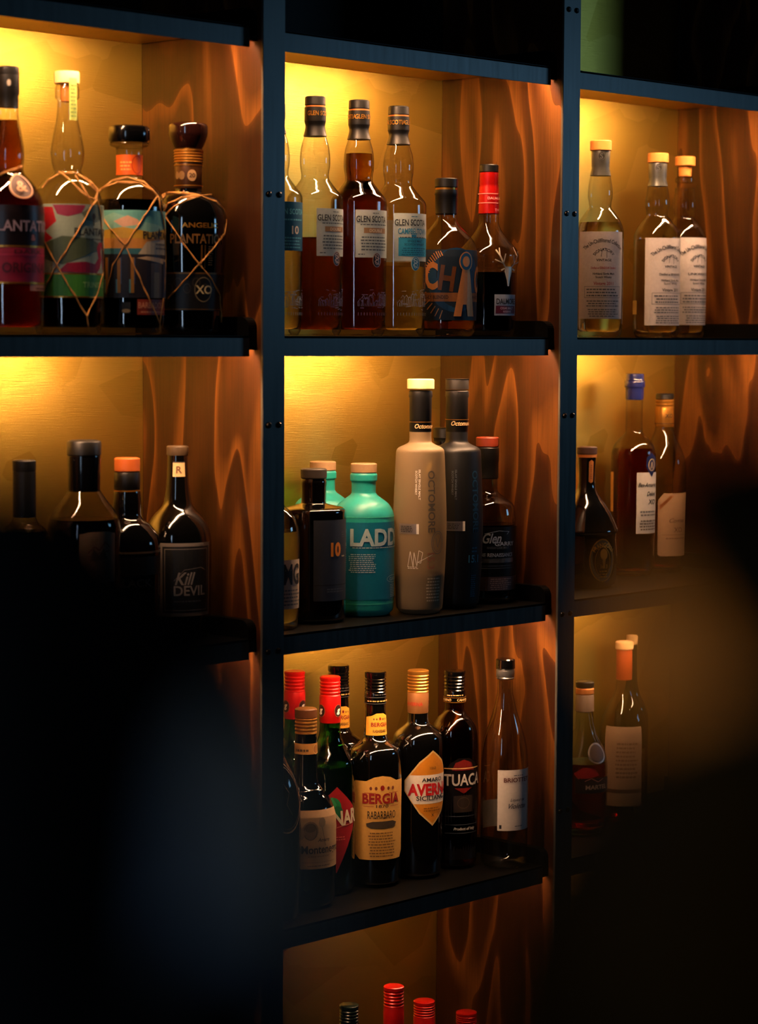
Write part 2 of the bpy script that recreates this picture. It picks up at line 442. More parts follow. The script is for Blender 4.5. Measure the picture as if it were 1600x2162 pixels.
# ------------------------------------------------------------------ bottles
class Bottle:
    """profiles are read in photo pixels (y, half width) and turned into metres at the bottle's own place"""
    def __init__(s, name, label, xc, shelf, prof, Y=.085, glass='clear', liq=None, group=None, base=None, Yo=None, cat='bottle', ins=1.0, hidden_top=None):
        zt = TOP[shelf]
        hwb = prof[-1][1]
        if base:
            p = atZ(xc, base, zt)
            d = Vector((p.x-CAM.x, p.y-CAM.y)).normalized()
            r = hwb*(p-CAM).dot(FW)/FPX
            p.x += d.x*r; p.y += d.y*r
            X, Y = p.x, p.y
            if Yo:
                Y = Yo; X = atY(xc, base, Y).x
        else:
            X = atY(xc, 700 if shelf == 'S2' else (prof[0][0]+prof[-1][0])/2, Y).x
        s.X, s.Y, s.zt, s.xc = X, Y, zt, xc
        s.root = tag(empty(name, (X, Y, zt+.0006)), label, cat, group)
        s.k = (Vector((X, Y, zt))-CAM).dot(FW)/FPX
        s.a0 = math.atan2(CAM.y-Y, CAM.x-X)
        s.prof = s.cv(prof)
        zb = s.prof[-1][0]
        # seat the profile on the shelf: stretch so that its foot is at 0
        s.top0 = s.prof[0][0]
        s.f = lambda z: max(0.0, z) if abs(zb) < 1e-6 else s.top0-(s.top0-z)*(s.top0/(s.top0-zb))
        s.prof = [(s.f(z), r) for z, r in s.prof]
        ps = smooth(s.prof, 5)
        s.ps = ps
        s.glass = glass
        if glass:
            m = G[glass] if isinstance(glass, str) else glass
            zb_, rb = ps[-1]
            foot = [(.0035, rb), (.001, rb-.0012), (0, rb-.004), (.0015, rb*.55), (.003, 0)]
            body = [q for q in ps if q[0] > .005]
            lathe('glass', body+foot, m, s.root, 56, 50)
            if liq:
                lev, lm = liq
                zl = s.z(lev)
                g = .0022*ins
                inner = [(z, r-g) for z, r in ps if .012 < z < zl]
                rl = s.rad(zl)-g
                zl2 = min(zl, s.top0)
                pts = [(zl2, 0), (zl2, rl*.8), (zl2+.0004, rl)]+inner+[(.011, s.rad(.011)-g-.001), (.0085, s.rad(.011)*.8), (.0095, 0)]
                lathe('liquid', pts, LQ[lm], s.root, 56, 50)
    def z(s, y):
        return s.f(zpx(s.X, s.Y, y)-s.zt)
    def cv(s, prof):
        return [(zpx(s.X, s.Y, y)-s.zt, r*s.k) for y, r in prof]
    def rad(s, z):
        ps = s.ps
        if z >= ps[0][0]: return ps[0][1]
        for (z1, r1), (z2, r2) in zip(ps, ps[1:]):
            if z2 <= z <= z1:
                return r1+(r2-r1)*(z1-z)/max(1e-9, z1-z2)
        return ps[-1][1]
    def part(s, name, prof, mat, smooth_it=False, seg=48, parent=None, sharp=35):
        p = [(s.z(y), r*s.k) for y, r in prof]
        if smooth_it: p = smooth(p, 4)
        if p[0][1] > 0: p = [(p[0][0], 0)]+p
        if p[-1][1] > 0: p = p+[(p[-1][0], 0)]
        return lathe(name, p, mat, parent or s.root, seg, sharp)
    def ribs(s, name, y0, y1, hw, n, mat, top=3, depth=1.2):
        pr = [(y0, hw-2), (y0+1.5, hw)]
        yy = y0+top+2
        st = (y1-yy)/max(1, n)
        for i in range(n):
            pr += [(yy, hw), (yy+st*.3, hw-depth), (yy+st*.5, hw-depth), (yy+st*.75, hw)]
            yy += st
        pr.append((y1, hw))
        return s.part(name, pr, mat)
    def wrap(s, bm, a, yc, off, rfix=None, lean=0):
        """bend flat artwork (u px along the arc, v photo y) round the bottle, centred a degrees right of the viewer"""
        us = [v.co.x for v in bm.verts]
        if not us: return
        # cut long faces so that they follow the curve
        R = rfix or s.rad(s.z(yc))
        step = max(2.5, R/s.k*.13)
        u = math.floor(min(us)/step)*step
        while u < max(us):
            bmesh.ops.bisect_plane(bm, geom=bm.verts[:]+bm.edges[:]+bm.faces[:], plane_co=(u, 0, 0), plane_no=(1, 0, 0), dist=1e-4)
            u += step
        for v in bm.verts:
            z = s.z(v.co.y)
            r = (rfix or s.rad(z))
            o = off+v.co.z
            t = s.a0+R_(a)+v.co.x*s.k/R
            v.co = Vector(((r+o)*math.cos(t), (r+o)*math.sin(t), z))
    def _fill(s, bm, it, mi, dz):
        k = it[0]
        n0 = len(bm.verts)
        if k == 'R':
            _, u0_, y0, u1, y1 = it[:5]
            ny = max(1, int(abs(y1-y0)/14))
            for i in range(ny):
                ya, yb = y0+(y1-y0)*i/ny, y0+(y1-y0)*(i+1)/ny
                f = bm.faces.new([bm.verts.new((u, y, 0)) for u, y in ((u0_, ya), (u1, ya), (u1, yb), (u0_, yb))]); f.material_index = mi
        elif k == 'P':
            f = bm.faces.new([bm.verts.new((u, y, 0)) for u, y in it[1]]); f.material_index = mi
        elif k == 'E':
            _, u, y, ru, rv = it[:5]
            f = bm.faces.new([bm.verts.new((u+ru*math.cos(2*math.pi*i/28), y+rv*math.sin(2*math.pi*i/28), 0)) for i in range(28)]); f.material_index = mi
        elif k == 'O':   # ring
            _, u, y, ru, rv, th = it[:6]
            for i in range(32):
                a, b = 2*math.pi*i/32, 2*math.pi*(i+1)/32
                f = bm.faces.new([bm.verts.new((u+(ru+q)*math.cos(t), y+(rv+q)*math.sin(t), 0)) for t, q in ((a, 0), (b, 0), (b, -th), (a, -th))]); f.material_index = mi
        elif k == 'S':   # stroke: polyline with a width
            pts, th = it[1], it[2]
            for (a, b), (c, d) in zip(pts, pts[1:]):
                L = math.hypot(c-a, d-b) or 1; nx, ny = -(d-b)/L*th/2, (c-a)/L*th/2
                f = bm.faces.new([bm.verts.new(q) for q in ((a+nx, b+ny, 0), (c+nx, d+ny, 0), (c-nx, d-ny, 0), (a-nx, b-ny, 0))]); f.material_index = mi
        elif k == 'LN':  # rows of fine print too small to read, as dashes
            _, u0_, u1, y0, y1, n = it[:6]
            rnd = random.Random(int(y0*7+n))
            for i in range(n):
                y = y0+(y1-y0)*(i+.5)/n; th = (y1-y0)/n*.42
                u = u0_+rnd.random()*(u1-u0_)*.08; e = u1-rnd.random()*(u1-u0_)*.18
                while u < e:
                    wl = min(rnd.uniform(2.5, 8), e-u)
                    f = bm.faces.new([bm.verts.new(q) for q in ((u, y, 0), (u+wl, y, 0), (u+wl, y+th, 0), (u, y+th, 0))]); f.material_index = mi
                    u += wl+1.4
        elif k == 'T':
            _, st, u, y, h = it[:5]
            o = dict(it[6]) if len(it) > 6 else {}
            nb = bmesh.new()
            text_bm(nb, st, 0, 0, h, o.get('w'), o.get('shear', 0), o.get('bold', .03), o.get('arc'), R_(o.get('rot', 0)), mi, o.get('al', 'C'))
            for v in nb.verts: v.co = Vector((u+v.co.x, y-v.co.y, 0))
            me = bpy.data.meshes.new('x'); nb.to_mesh(me); nb.free()
            n1 = len(bm.faces)
            bm.from_mesh(me); bpy.data.meshes.remove(me)
            bm.faces.ensure_lookup_table()
            for f in bm.faces[n1:]: f.material_index = mi
        bm.verts.ensure_lookup_table()
        for v in bm.verts[n0:]: v.co.z = dz
    def label(s, name, a, paper, items=(), off=.0004, rfix=None, lab=None, mat_rough=.62):
        """paper: None or (item, colour); items: (kind, ..., colour index 5 for T/R etc.)"""
        yc = None
        par = s.root
        base = None
        if paper:
            bm = bmesh.new()
            it, m = paper
            s._fill(bm, it, 0, 0)
            ys = [v.co.y for v in bm.verts]; yc = (min(ys)+max(ys))/2
            s.wrap(bm, a, yc, off, rfix)
            for f in bm.faces: f.smooth = True
            me = bpy.data.meshes.new(name); bm.to_mesh(me); bm.free()
            me.materials.append(m)
            base = link(name, me, s.root)
            if lab: base['label'] = lab
            par = base
        gfx = [i for i in items if i[0] not in ('T', 'LN')]
        txt = [i for i in items if i[0] in ('T', 'LN')]
        for nm, grp, d0 in (('artwork', gfx, .00012), ('lettering', txt, .0005)):
            if not grp: continue
            bm = bmesh.new(); mats = []
            for j, it in enumerate(grp):
                m = it[5] if it[0] in ('T', 'R', 'E') else it[-1]
                if it[0] == 'LN': m = it[6]
                if it[0] == 'T' and not hasattr(m, 'name'): m = it[5]
                if m not in mats: mats.append(m)
                s._fill(bm, it, mats.index(m), d0+j*.00003)
            if not bm.verts: bm.free(); continue
            if yc is None:
                ys = [v.co.y for v in bm.verts]; yc = (min(ys)+max(ys))/2
            s.wrap(bm, a, yc, off, rfix)
            me = bpy.data.meshes.new(nm); bm.to_mesh(me); bm.free()
            for m in mats: me.materials.append(m)
            link(nm, me, par)
        return base
    def band(s, name, y0, y1, mat, off=.0004, n=6):
        """a closed paper band right round the bottle"""
        pr = [(s.z(y0+(y1-y0)*i/n), s.rad(s.z(y0+(y1-y0)*i/n))+off) for i in range(n+1)]
        return lathe(name, pr, mat, s.root, 56, 50)
    def net(s, lines, mat, r=.0010, parent=None, name='raffia_net'):
        bm = bmesh.new()
        for ln in lines:
            pts = []
            for (x1, y1), (x2, y2) in zip(ln, ln[1:]):
                n = max(2, int(math.hypot(x2-x1, y2-y1)/5))
                for i in range(n):
                    t = i/n
                    pts.append((x1+(x2-x1)*t, y1+(y2-y1)*t))
            pts.append(ln[-1])
            q = []
            for x, y in pts:
                z = s.z(y); R = s.rad(z)+r*.9
                e = max(-.995, min(.995, (x-s.xc)*s.k/R))
                t = s.a0+math.asin(e)
                q.append(Vector((R*math.cos(t), R*math.sin(t), z)))
            for dx in (0, 1):
                tube(bm, [p+Vector((math.sin(i*.9+dx*2)*.0004, math.cos(i*.7)*.0004, dx*.0011+math.sin(i*.5+dx)*.0005)) for i, p in enumerate(q)], r*.62, 5)
        me = bpy.data.meshes.new(name); bm.to_mesh(me); bm.free()
        me.materials.append(mat)
        return link(name, me, parent or s.root)

BLK = pm('#040404', .42)
BLKG = pm('#040405', .14, 0, .5)
INK = pm('#14161a', .6)
GREYI = pm('#4a5058', .6)
WHITE = pm('#e2ddd2', .6)
PAPER = pm('#cfd3d2', .62)
GOLD = pm('#c98d3a', .32, .85)
COPPER = pm('#c07c44', .38, .7)
CREAM = pm('#d8b070', .65)
CORK = pm('#e6b878', .7, grain=90)
CORKO = pm('#d9893a', .6, grain=90)
RED = pm('#a80c08', .32, .25)
SILV = pm('#8d8f92', .3, .85)
RAFFIA = pm('#c88f48', .7)
NAVY = pm('#0d3a5c', .55)

# ---- highest row, left bay
T = 'T'
plant = 'round-shouldered bottles in the left bay'
body = [(225, 21), (240, 21), (262, 24), (300, 31), (335, 33), (352, 31), (366, 33), (385, 50), (402, 62), (425, 71), (450, 74), (560, 73), (680, 71), (704, 68)]
b = Bottle('rum_bottle', 'dark red bottle with a pink label and oval neck tag, leftmost on the highest row', 20, 'S2', body, liq=(256, 'ruby'))
b.part('cap', [(142, 20), (144, 23), (158, 24), (160, 23)], BLK)
b.part('capsule', [(160, 24), (200, 24), (204, 22), (228, 22)], BLK)
b.label('capsule_emblem', 5, None, [('E', 0, 178, 4, 7, pm('#77706a', .5))], rfix=24.4*b.k)
b.label('label', 36, (('R', -92, 436, 92, 520), pm('#140a10', .35)), [(T, 'PLANTATION', 0, 479, 22, pm('#8d7f92', .5), {'w': 168}), (T, '&', 8, 503, 12, pm('#a06a70', .5)), ('E', 8, 503, 8, 10, pm('#2a1018', .5))])
b.label('pink_label', 36, (('R', -92, 520, 92, 600), pm('#8c1238', .5)), [('R', -92, 520, 92, 524, GOLD), ('R', -92, 596, 92, 600, GOLD), ('R', -92, 538, 92, 541, pm('#b02a50', .5)), (T, 'ORIGINAL', 0, 566, 20, pm('#4a0a20', .5), {'w': 120}), (T, 'DARK', 0, 533, 9, pm('#40081c', .5), {'w': 70})])
b.label('cream_strip', 36, (('R', 0, 601, 80, 614), pm('#b07a62', .5)), [('LN', 10, 78, 603, 612, 1, pm('#5a2018', .6))])
TAG = pm('#3a1512', .45)
b.label('neck_tag', 24, (('E', 0, 396, 24, 28), TAG), [('O', 0, 396, 23, 27, 3, pm('#b98a68', .5)), (T, '&', 0, 396, 22, pm('#b98a68', .5))], off=.004)
b.net([[(-40, 400), (-10, 380), (10, 368), (40, 358), (48, 352)], [(-30, 362), (0, 372), (30, 362), (48, 354)]], RAFFIA, .0008, name='neck_cord')

body = [(178, 22), (190, 25), (208, 25), (213, 20), (222, 20), (255, 23), (290, 30), (322, 35), (345, 33), (362, 29), (369, 34), (382, 50), (398, 62), (418, 71), (438, 75), (560, 74), (680, 71), (704, 68)]
b = Bottle('rum_bottle', 'clear spirit bottle in a raffia net with a flamingo label and pale cork', 144, 'S2', body, liq=(508, 'dark'))
b.part('cork', [(153, 25), (154.5, 26), (177, 26), (178, 25)], CORK)
b.part('stopper', [(178, 14), (214, 13), (216, 12)], CORKO)
b.label('tax_strip', 30, (('R', -9, 168, 9, 256), pm('#a8b85a', .6)), [('LN', -7, 7, 178, 250, 9, pm('#5c7a3a', .6))], rfix=25.8*b.k)
it = [('P', [(-110, 440), (-60, 440), (-52, 470), (-78, 490), (-60, 505), (-88, 520), (-110, 515)], pm('#b01822', .5)),
      ('P', [(-60, 436), (10, 436), (0, 452), (-28, 460), (-50, 455)], pm('#8a2a4a', .5)),
      ('P', [(0, 452), (28, 436), (75, 436), (60, 462), (30, 470), (10, 466)], pm('#5a6a5c', .5)),
      ('P', [(-90, 520), (-40, 500), (20, 505), (60, 520), (10, 540), (-40, 560), (-80, 548)], pm('#4a5a44', .5)),
      ('P', [(-50, 575), (-30, 556), (10, 553), (34, 558), (46, 545), (40, 524), (48, 512), (62, 512), (70, 524), (60, 526), (56, 520), (54, 530), (60, 548), (52, 566), (40, 577)], pm('#8c1438', .5)),
      ('P', [(62, 530), (95, 512), (95, 560), (66, 570)], pm('#7a3a68', .5)),
      ('R', -110, 578, 110, 626, pm('#3f8a34', .5)), ('R', -110, 577, 110, 580, GOLD), ('R', -110, 625, 110, 628, GOLD)]
it += [(T, 'PLANTATION', 44, 491, 15, INK, {'w': 118}), ('LN', 8, 80, 502, 508, 1, INK), ('S', [(30, 455), (30, 478)], 3, INK), ('E', 30, 459, 5, 7, INK), (T, 'TRINIDAD', 40, 601, 11, pm('#8dc070', .5), {'w': 74})]
b.label('label', 22, (('R', -110, 434, 110, 628), pm('#8fa294', .55)), it)
b.net([[(92, 400), (105, 385), (128, 368), (160, 368), (190, 382), (207, 405), (204, 425), (195, 437)], [(126, 366), (150, 385), (172, 408), (192, 428), (196, 440)], [(165, 372), (196, 392), (210, 400)], [(196, 436), (160, 500), (121, 563), (92, 505), (84, 480)], [(121, 563), (150, 612), (183, 667), (205, 620), (218, 575), (217, 520), (213, 455), (205, 420)], [(121, 563), (100, 600), (86, 640)], [(183, 667), (186, 690)], [(160, 374), (175, 398), (188, 418), (200, 425), (206, 410), (190, 390)]], RAFFIA)

body = [(303, 40), (306, 41), (310, 38), (314, 28), (345, 27), (370, 27), (378, 30), (388, 48), (402, 62), (420, 71), (440, 75), (560, 75), (680, 72), (704, 69)]
b = Bottle('rum_bottle', 'bottle in a raffia net with a beach scene label and flat black cap', 274, 'S2', body, liq=(424, 'dark'))
b.part('cap', [(268, 38), (271, 42), (276, 43.5), (298, 43.5), (303, 41)], BLKG)
b.label('neck_label', 20, (('R', -60, 329, 60, 371), pm('#d85a18', .45)), [('O', 8, 350, 13, 19, 1.5, pm('#a02a10', .5)), ('LN', -30, -4, 340, 362, 3, pm('#f0a050', .5))])
it = [('R', -110, 447, 110, 505, pm('#5fa6a4', .5)), ('P', [(-110, 470), (-60, 452), (0, 470), (60, 480), (110, 470), (110, 500), (-110, 500)], pm('#7db4a8', .5)),
      ('P', [(-60, 470), (-30, 458), (-10, 466), (0, 476), (-40, 482)], pm('#c9a088', .5)), ('P', [(-110, 492), (-40, 482), (20, 492), (110, 478), (110, 512), (-110, 512)], pm('#b8922e', .5)),
      ('R', -110, 505, 110, 528, pm('#b9803a', .5)), ('R', -110, 526, 110, 538, pm('#2f6a78', .5)), ('P', [(10, 512), (110, 500), (110, 542), (-10, 540)], pm('#a8a08c', .5)),
      ('R', -110, 538, 110, 628, pm('#1c1822', .5)), ('P', [(10, 542), (110, 550), (110, 565), (-12, 546)], pm('#b8a080', .5))]
for u in (-80, -52, -24): it += [('R', u, 545, u+7, 618, pm('#9a6a24', .5)), ('R', u+7, 545, u+9, 600, pm('#33507a', .5)), ('R', u-3, 590, u, 618, pm('#4a90a0', .5))]
it += [('R', 20, 556, 52, 628, pm('#5a4638', .5)), ('R', 60, 552, 110, 628, pm('#2c3a56', .5)), ('R', 28, 575, 44, 628, pm('#8a7048', .5)), ('P', [(36, 500), (44, 482), (52, 500)], INK)]
it += [(T, 'PLANTATION', 58, 498, 15, INK, {'w': 112}), ('LN', 30, 84, 510, 528, 2, GREYI)]
b.label('label', 20, (('R', -112, 447, 112, 628), pm('#70a8a4', .55)), it)
b.label('red_tag', 34, (('R', -28, 631, 60, 663), pm('#9c3a24', .5)), [(T, 'BARBADOS', 6, 643, 12, pm('#d08a68', .5), {'w': 64}), ('LN', -24, 48, 653, 659, 1, pm('#d08a68', .5))])
b.label('small_crest', -6, (('R', -9, 637, 9, 660), INK), [('E', 0, 655, 9, 4, pm('#a88a58', .5))])
b.net([[(202, 420), (217, 400), (240, 384), (270, 378), (303, 386), (333, 416)], [(210, 405), (250, 388), (300, 392), (322, 405), (334, 418)], [(332, 418), (300, 468), (265, 521), (235, 488), (214, 455)], [(265, 521), (300, 600), (337, 680), (346, 620), (350, 545), (347, 480), (334, 418)], [(265, 521), (240, 560), (226, 620)], [(337, 680), (338, 700)]], RAFFIA)

body = [(400, 28), (407, 29), (411, 46), (420, 62), (436, 72), (460, 78), (500, 79), (600, 74), (690, 70), (706, 68)]
b = Bottle('rum_bottle', 'near-black bottle in a raffia net with tulip stopper and dark ornate label', 398, 'S2', body, glass=BLACKGLASS)
b.part('stopper', [(262, 34), (264, 38), (270, 41), (284, 41), (296, 38), (308, 33), (318, 27)], pm('#1c0a08', .12, 0, 1), True)
b.ribs('gold_collar', 318, 345, 31, 4, GOLD, 2, 1.5)
b.part('neck_label', [(345, 28), (347, 29), (398, 28), (400, 27)], pm('#4a2c14', .4, .4))
b.label('neck_badge', 15, (('E', 0, 373, 10, 12), pm('#a8845c', .5)), [(T, '20', 0, 373, 9, pm('#3a2010', .5)), ('E', -22, 373, 7, 9, pm('#7a5a34', .5)), ('E', -34, 373, 6, 8, pm('#7a5a34', .5)), ('R', -60, 350, 60, 352, GOLD), ('R', -60, 393, 60, 395, GOLD)], rfix=29.3*b.k)
GI = pm('#8a6234', .4, .5)
b.label('gold_print', 12, None, [(T, 'ANGELIC', 10, 479, 10, GOLD, {'w': 80}), (T, 'PLANTATION', 8, 507, 19, GI, {'w': 124}), ('R', 10, 520, 13, 568, GOLD), ('R', 18, 520, 20, 568, GOLD), ('LN', 26, 38, 520, 562, 9, GI)])
it = [('O', 14, 612, 20, 26, 2, pm('#8a7a58', .5)), ('E', 14, 612, 17, 23, pm('#080808', .5)), ('R', -90, 577, 90, 580, GI), ('R', -90, 652, 90, 654, GI)]
for i in range(9): it.append(('O', -78+i*19, 598+12*(i % 2), 8, 10, 1.2, pm('#4a443a', .5)))
it.append((T, 'XO', 15, 612, 17, pm('#d8c490', .5)))
b.label('label', 14, (('R', -92, 576, 92, 656), pm('#1d1a17', .45)), it)
b.net([[(343, 425), (352, 412), (368, 408), (400, 414), (425, 418), (446, 413)], [(350, 460), (370, 440), (395, 427), (425, 419), (455, 428), (472, 445), (478, 466), (474, 495), (448, 530), (420, 561), (385, 515), (350, 462)], [(340, 420), (350, 410), (398, 412)], [(420, 561), (385, 600), (356, 632)], [(420, 561), (448, 592), (464, 625), (468, 680)], [(346, 455), (355, 435), (385, 422), (430, 417)]], RAFFIA)

# ---- highest row, middle bay
tall = 'tall swollen-neck bottles in the middle bay'
def tallb(xc, y0, lab, liq, capshift=0):
    d = y0-206
    sh = lambda y: y+d*(700-y)/494
    body = [(sh(286), 23), (sh(292), 24), (sh(312), 29.5), (sh(335), 32), (sh(352), 31.5), (sh(368), 29), (sh(377), 29.5), (sh(388), 37), (sh(402), 48), (sh(412), 56), (sh(422), 59), (500, 59), (600, 58), (690, 56), (703, 53)]
    b = Bottle('whisky_bottle', lab, xc, 'S2', body, liq=liq)
    b.part('cap', [(sh(206), 19), (sh(208), 21.5), (sh(224), 22), (sh(226), 20)], BLK)
    b.part('gold_ring', [(sh(225.5), 21), (sh(229), 21)], COPPER)
    b.part('capsule', [(sh(229), 22.5), (sh(258), 22.8), (sh(261), 22), (sh(268), 20.5), (sh(278), 22), (sh(289), 25)], BLK, True)
    return b, sh
def etch(b, a, m):
    rnd = random.Random(b.xc)
    it = []
    for i in range(22):
        u = -34+i*3.6; h = rnd.uniform(8, 34)*(.5+.5*i/22)
        it.append(('S', [(u, 642), (u+rnd.uniform(-2, 2), 642-h)], rnd.uniform(.6, 1.5), m))
        if i % 2: it.append(('S', [(u-4, 642-h), (u, 636-h), (u+4, 642-h)], 1.0, m))
    for k in range(16):
        u = rnd.uniform(-30, 34); y = rnd.uniform(606, 652)
        it.append(('S', [(u, y), (u+rnd.uniform(5, 14), y+rnd.uniform(-2, 2))], 1.0, m))
    for i in range(14): it.append(('S', [(-34+i*6, 655), (-34+i*6, 661)], 1.0, m))
    b.label('etched_harbour_scene', a, None, it, off=.0002)
ET = pm('#7f86a8', .5)
b, sh = tallb(579, 198, 'clear bottle with a blue number 10 label, half hidden behind the steel post', (520, 'pale'))
SKY = pm('#0b5578', .5)
b.label('label', 40, (('R', -42, 427, 42, 528), SKY), [(T, 'GLEN SCOTIA', -4, 447, 11, pm('#5db0cc', .5), {'w': 78}), ('LN', -36, 36, 459, 466, 1, pm('#5db0cc', .5)), (T, '10', 7, 485, 16, WHITE, {'w': 20}), ('LN', -30, 30, 497, 523, 4, pm('#5db0cc', .5))])
etch(b, 40, pm('#9db8cc', .4))
b, sh = tallb(664, 206, 'tall clear bottle half full of red-brown spirit, left of the full red-brown one', (501, 'gold'))
LBL = pm('#b9c8c6', .62)
def scot(b, a, lab, strip, y0=443, a2=None, blue=False):
    T1 = pm('#4a5a64', .6) if not blue else pm('#1f6a90', .6)
    it = []
    it.append((T, 'GLEN SCOTIA', -6, y0+19, 12.5, pm('#23282c', .6), {'w': 76}))
    it.append(('LN', -10, 10, y0+4, y0+8, 1, T1))
    if not blue:
        it += [('R', -28, y0+37, 30, y0+48, pm('#9a7a58', .5)), (T, strip, 0, y0+42.5, 6, pm('#e0cdb0', .5)), ('LN', -38, 38, y0+27, y0+32, 1, T1), ('LN', -36, 36, y0+52, y0+84, 5, T1), ('LN', -40, -26, y0+88, y0+93, 1, T1)]
    else:
        it += [('R', -36, y0+50, 46, y0+88, pm('#2f9ac4', .5)), (T, 'CAMPBELTOWN', 0, y0+37, 11.5, pm('#1f7fa8', .5), {'w': 74}), ('LN', -36, 36, y0+46, y0+51, 1, GREYI), ('R', -8, y0+44, 4, y0+52, pm('#2a8fc0', .5)), (T, 'SINGLE MALT', 2, y0+57, 4.5, pm('#0d4a68', .5)), (T, 'SCOTCH WHISKY', 2, y0+64, 4.5, pm('#0d4a68', .5)), ('LN', -30, 34, y0+69, y0+86, 4, pm('#0d5a80', .5))]
    b.label('label', a, (('R', -46, y0, 46, y0+98), LBL), it)
    sealc = pm('#1a7aa6', .5) if blue else pm('#17120e', .4)
    rim = pm('#bcd8e0', .5) if blue else pm('#c8a890', .4)
    b.label('seal', a, (('E', 2, y0+103, 11, 15), rim), [('E', 2, y0+103, 9.5, 13.5, sealc), ('O', 2, y0+97, 5, 6, 1.6, rim), ('O', 2, y0+107, 5, 6, 1.6, rim), ('S', [(-4, y0+94), (8, y0+100), (-4, y0+106), (8, y0+112)], 1.8, rim)], off=.0011)
def capword(b, sh, a, s):
    b.label('capsule_print', a, None, [(T, s, 0, sh(242), 9, GOLD, {'w': 62})], rfix=22.9*b.k, off=.0002)
capword(b, sh, 36, 'GLEN SCOTIA')
scot(b, 48, 'x', 'DOUBLE', 441)
etch(b, 42, ET)
b, sh = tallb(756, 214, 'tall bottle filled to the neck with red-brown spirit and a white label', (326, 'gold'))
capword(b, sh, 58, 'GLEN SCOTIA'); capword(b, sh, -92, 'GLEN SCOTIA')
scot(b, 38, 'x', 'DOUBLE', 444)
etch(b, 34, ET)
b, sh = tallb(839, 227, 'tall clear near-empty bottle with a white and sky blue label and blue seal', (560, 'pale'))
capword(b, sh, -40, 'GLEN SCOTIA'); capword(b, sh, 110, 'GLEN SCOTIA')
scot(b, 36, 'x', '', 451, blue=True)
b.label('back_label', 176, (('R', -30, 460, 46, 548), pm('#a89c84', .7)))
etch(b, 34, pm('#a8b0b4', .5))

body = [(444, 22), (460, 22), (468, 24), (480, 34), (492, 46), (506, 57), (520, 63), (540, 66), (620, 65), (690, 63), (705, 58)]
b = Bottle('whisky_bottle', 'stout bottle with a black cap and a navy and copper label of large slanted letters', 940, 'S2', body, liq=(672, 'amber'))
b.part('cap', [(379, 22), (381, 24.5), (397, 24.5), (399, 22)], BLK)
b.part('copper_ring', [(398, 22.5), (403, 22.5)], GOLD)
b.part('capsule', [(403, 23.5), (413, 24.5), (415, 23.5), (452, 23), (454, 21)], BLK)
CO = pm('#d08a52', .42, .35); CO2 = pm('#7a4a2c', .42, .5)
it = [('E', 0, 590, 62, 66, pm('#0e3f66', .5)), ('R', -90, 616, 90, 634, pm('#a0683e', .45, .4))]
for i in range(11):
    t = R_(196+i*5); it.append(('S', [(52*math.cos(t)-8, 590+54*math.sin(t)), (64*math.cos(t)-8, max(531, 590+70*math.sin(t)))], 2, CO))
    t = R_(110+i*8); it.append(('S', [(62*math.cos(t)-8, 590+66*math.sin(t)), (80*math.cos(t)-8, 590+84*math.sin(t))], 2, CO))
it += [('P', [(-6, 664), (14, 560), (30, 560), (48, 664), (28, 664), (24, 640), (15, 640), (11, 664)], CO),
       ('E', 22, 552, 17, 20, CO), ('E', 22, 552, 14.5, 17.5, pm('#134a74', .5)), ('E', 22, 552, 9, 11, CO),
       (T, 'C', -54, 581, 52, CO, {'bold': .05, 'w': 30}), (T, 'H', -20, 586, 48, CO2, {'bold': .05, 'w': 32, 'rot': -8}), (T, 'O', 66, 588, 52, CO, {'bold': .05, 'w': 34}), (T, 'HIGHLY BLENDED', -48, 625, 7, pm('#3a2214', .5), {'w': 62}), (T, 'MALT WHISKY', 44, 625, 7, pm('#3a2214', .5), {'w': 52})]
b.label('label', 20, (('R', -92, 528, 92, 672), pm('#0c2032', .5)), it)

body = [(452, 21), (470, 21), (482, 25), (496, 34), (512, 48), (526, 60), (538, 64.5), (550, 64.5), (562, 61), (575, 60), (690, 58), (705, 54)]
b = Bottle('whisky_bottle', 'broad-shouldered bottle with a red capsule and a silver stag head on its front', 1029.5, 'S2', body, liq=(574, 'dark'))
b.part('cap', [(351, 18), (353, 20), (366, 20), (368, 18)], BLK)
b.part('capsule', [(368, 20), (392, 20), (394, 19.5), (398, 20.5), (452, 22), (453, 20)], RED)
b.label('capsule_print', 25, None, [(T, 'DALMORE', 6, 421, 5, pm('#d8a0a0', .5), {'w': 36}), ('R', -60, 411, 60, 412.5, pm('#d89088', .5)), ('R', -60, 430, 60, 431.5, pm('#d89088', .5)), (T, 'THE', 10, 445, 5, pm('#d8a0a0', .5))], rfix=22*b.k)
AN = pm('#d8d0c0', .3, .3)
it = [('P', [(-8, 562), (8, 562), (10, 572), (4, 590), (2, 602), (-2, 602), (-4, 590), (-10, 572)], AN), ('S', [(-6, 566), (-14, 556), (-22, 540), (-30, 528)], 3, AN), ('S', [(6, 566), (14, 556), (22, 540), (18, 522)], 3, AN), ('S', [(-14, 556), (-10, 536)], 2.4, AN), ('S', [(-22, 542), (-22, 524)], 2.2, AN), ('S', [(-14, 556), (-32, 548)], 2.2, AN), ('S', [(14, 556), (10, 538)], 2.4, AN), ('S', [(22, 542), (30, 530)], 2.2, AN), ('S', [(12, 558), (30, 552)], 2.2, AN), ('S', [(-10, 566), (-18, 570)], 3, AN), ('S', [(10, 566), (18, 570)], 3, AN)]
b.label('stag_emblem', 42, None, it, off=.002)
b.label('label', 42, (('R', -30, 619, 30, 662), pm('#9aa8bc', .5)), [('R', -27, 642, 27, 658, pm('#5c1634', .5)), (T, 'DALMORE', 0, 633, 11, INK, {'w': 52}), (T, 'CIGAR MALT', 0, 647, 4.5, pm('#c8a8b8', .5), {'w': 34}), (T, 'RESERVE', 0, 654, 4, pm('#c8a8b8', .5))])

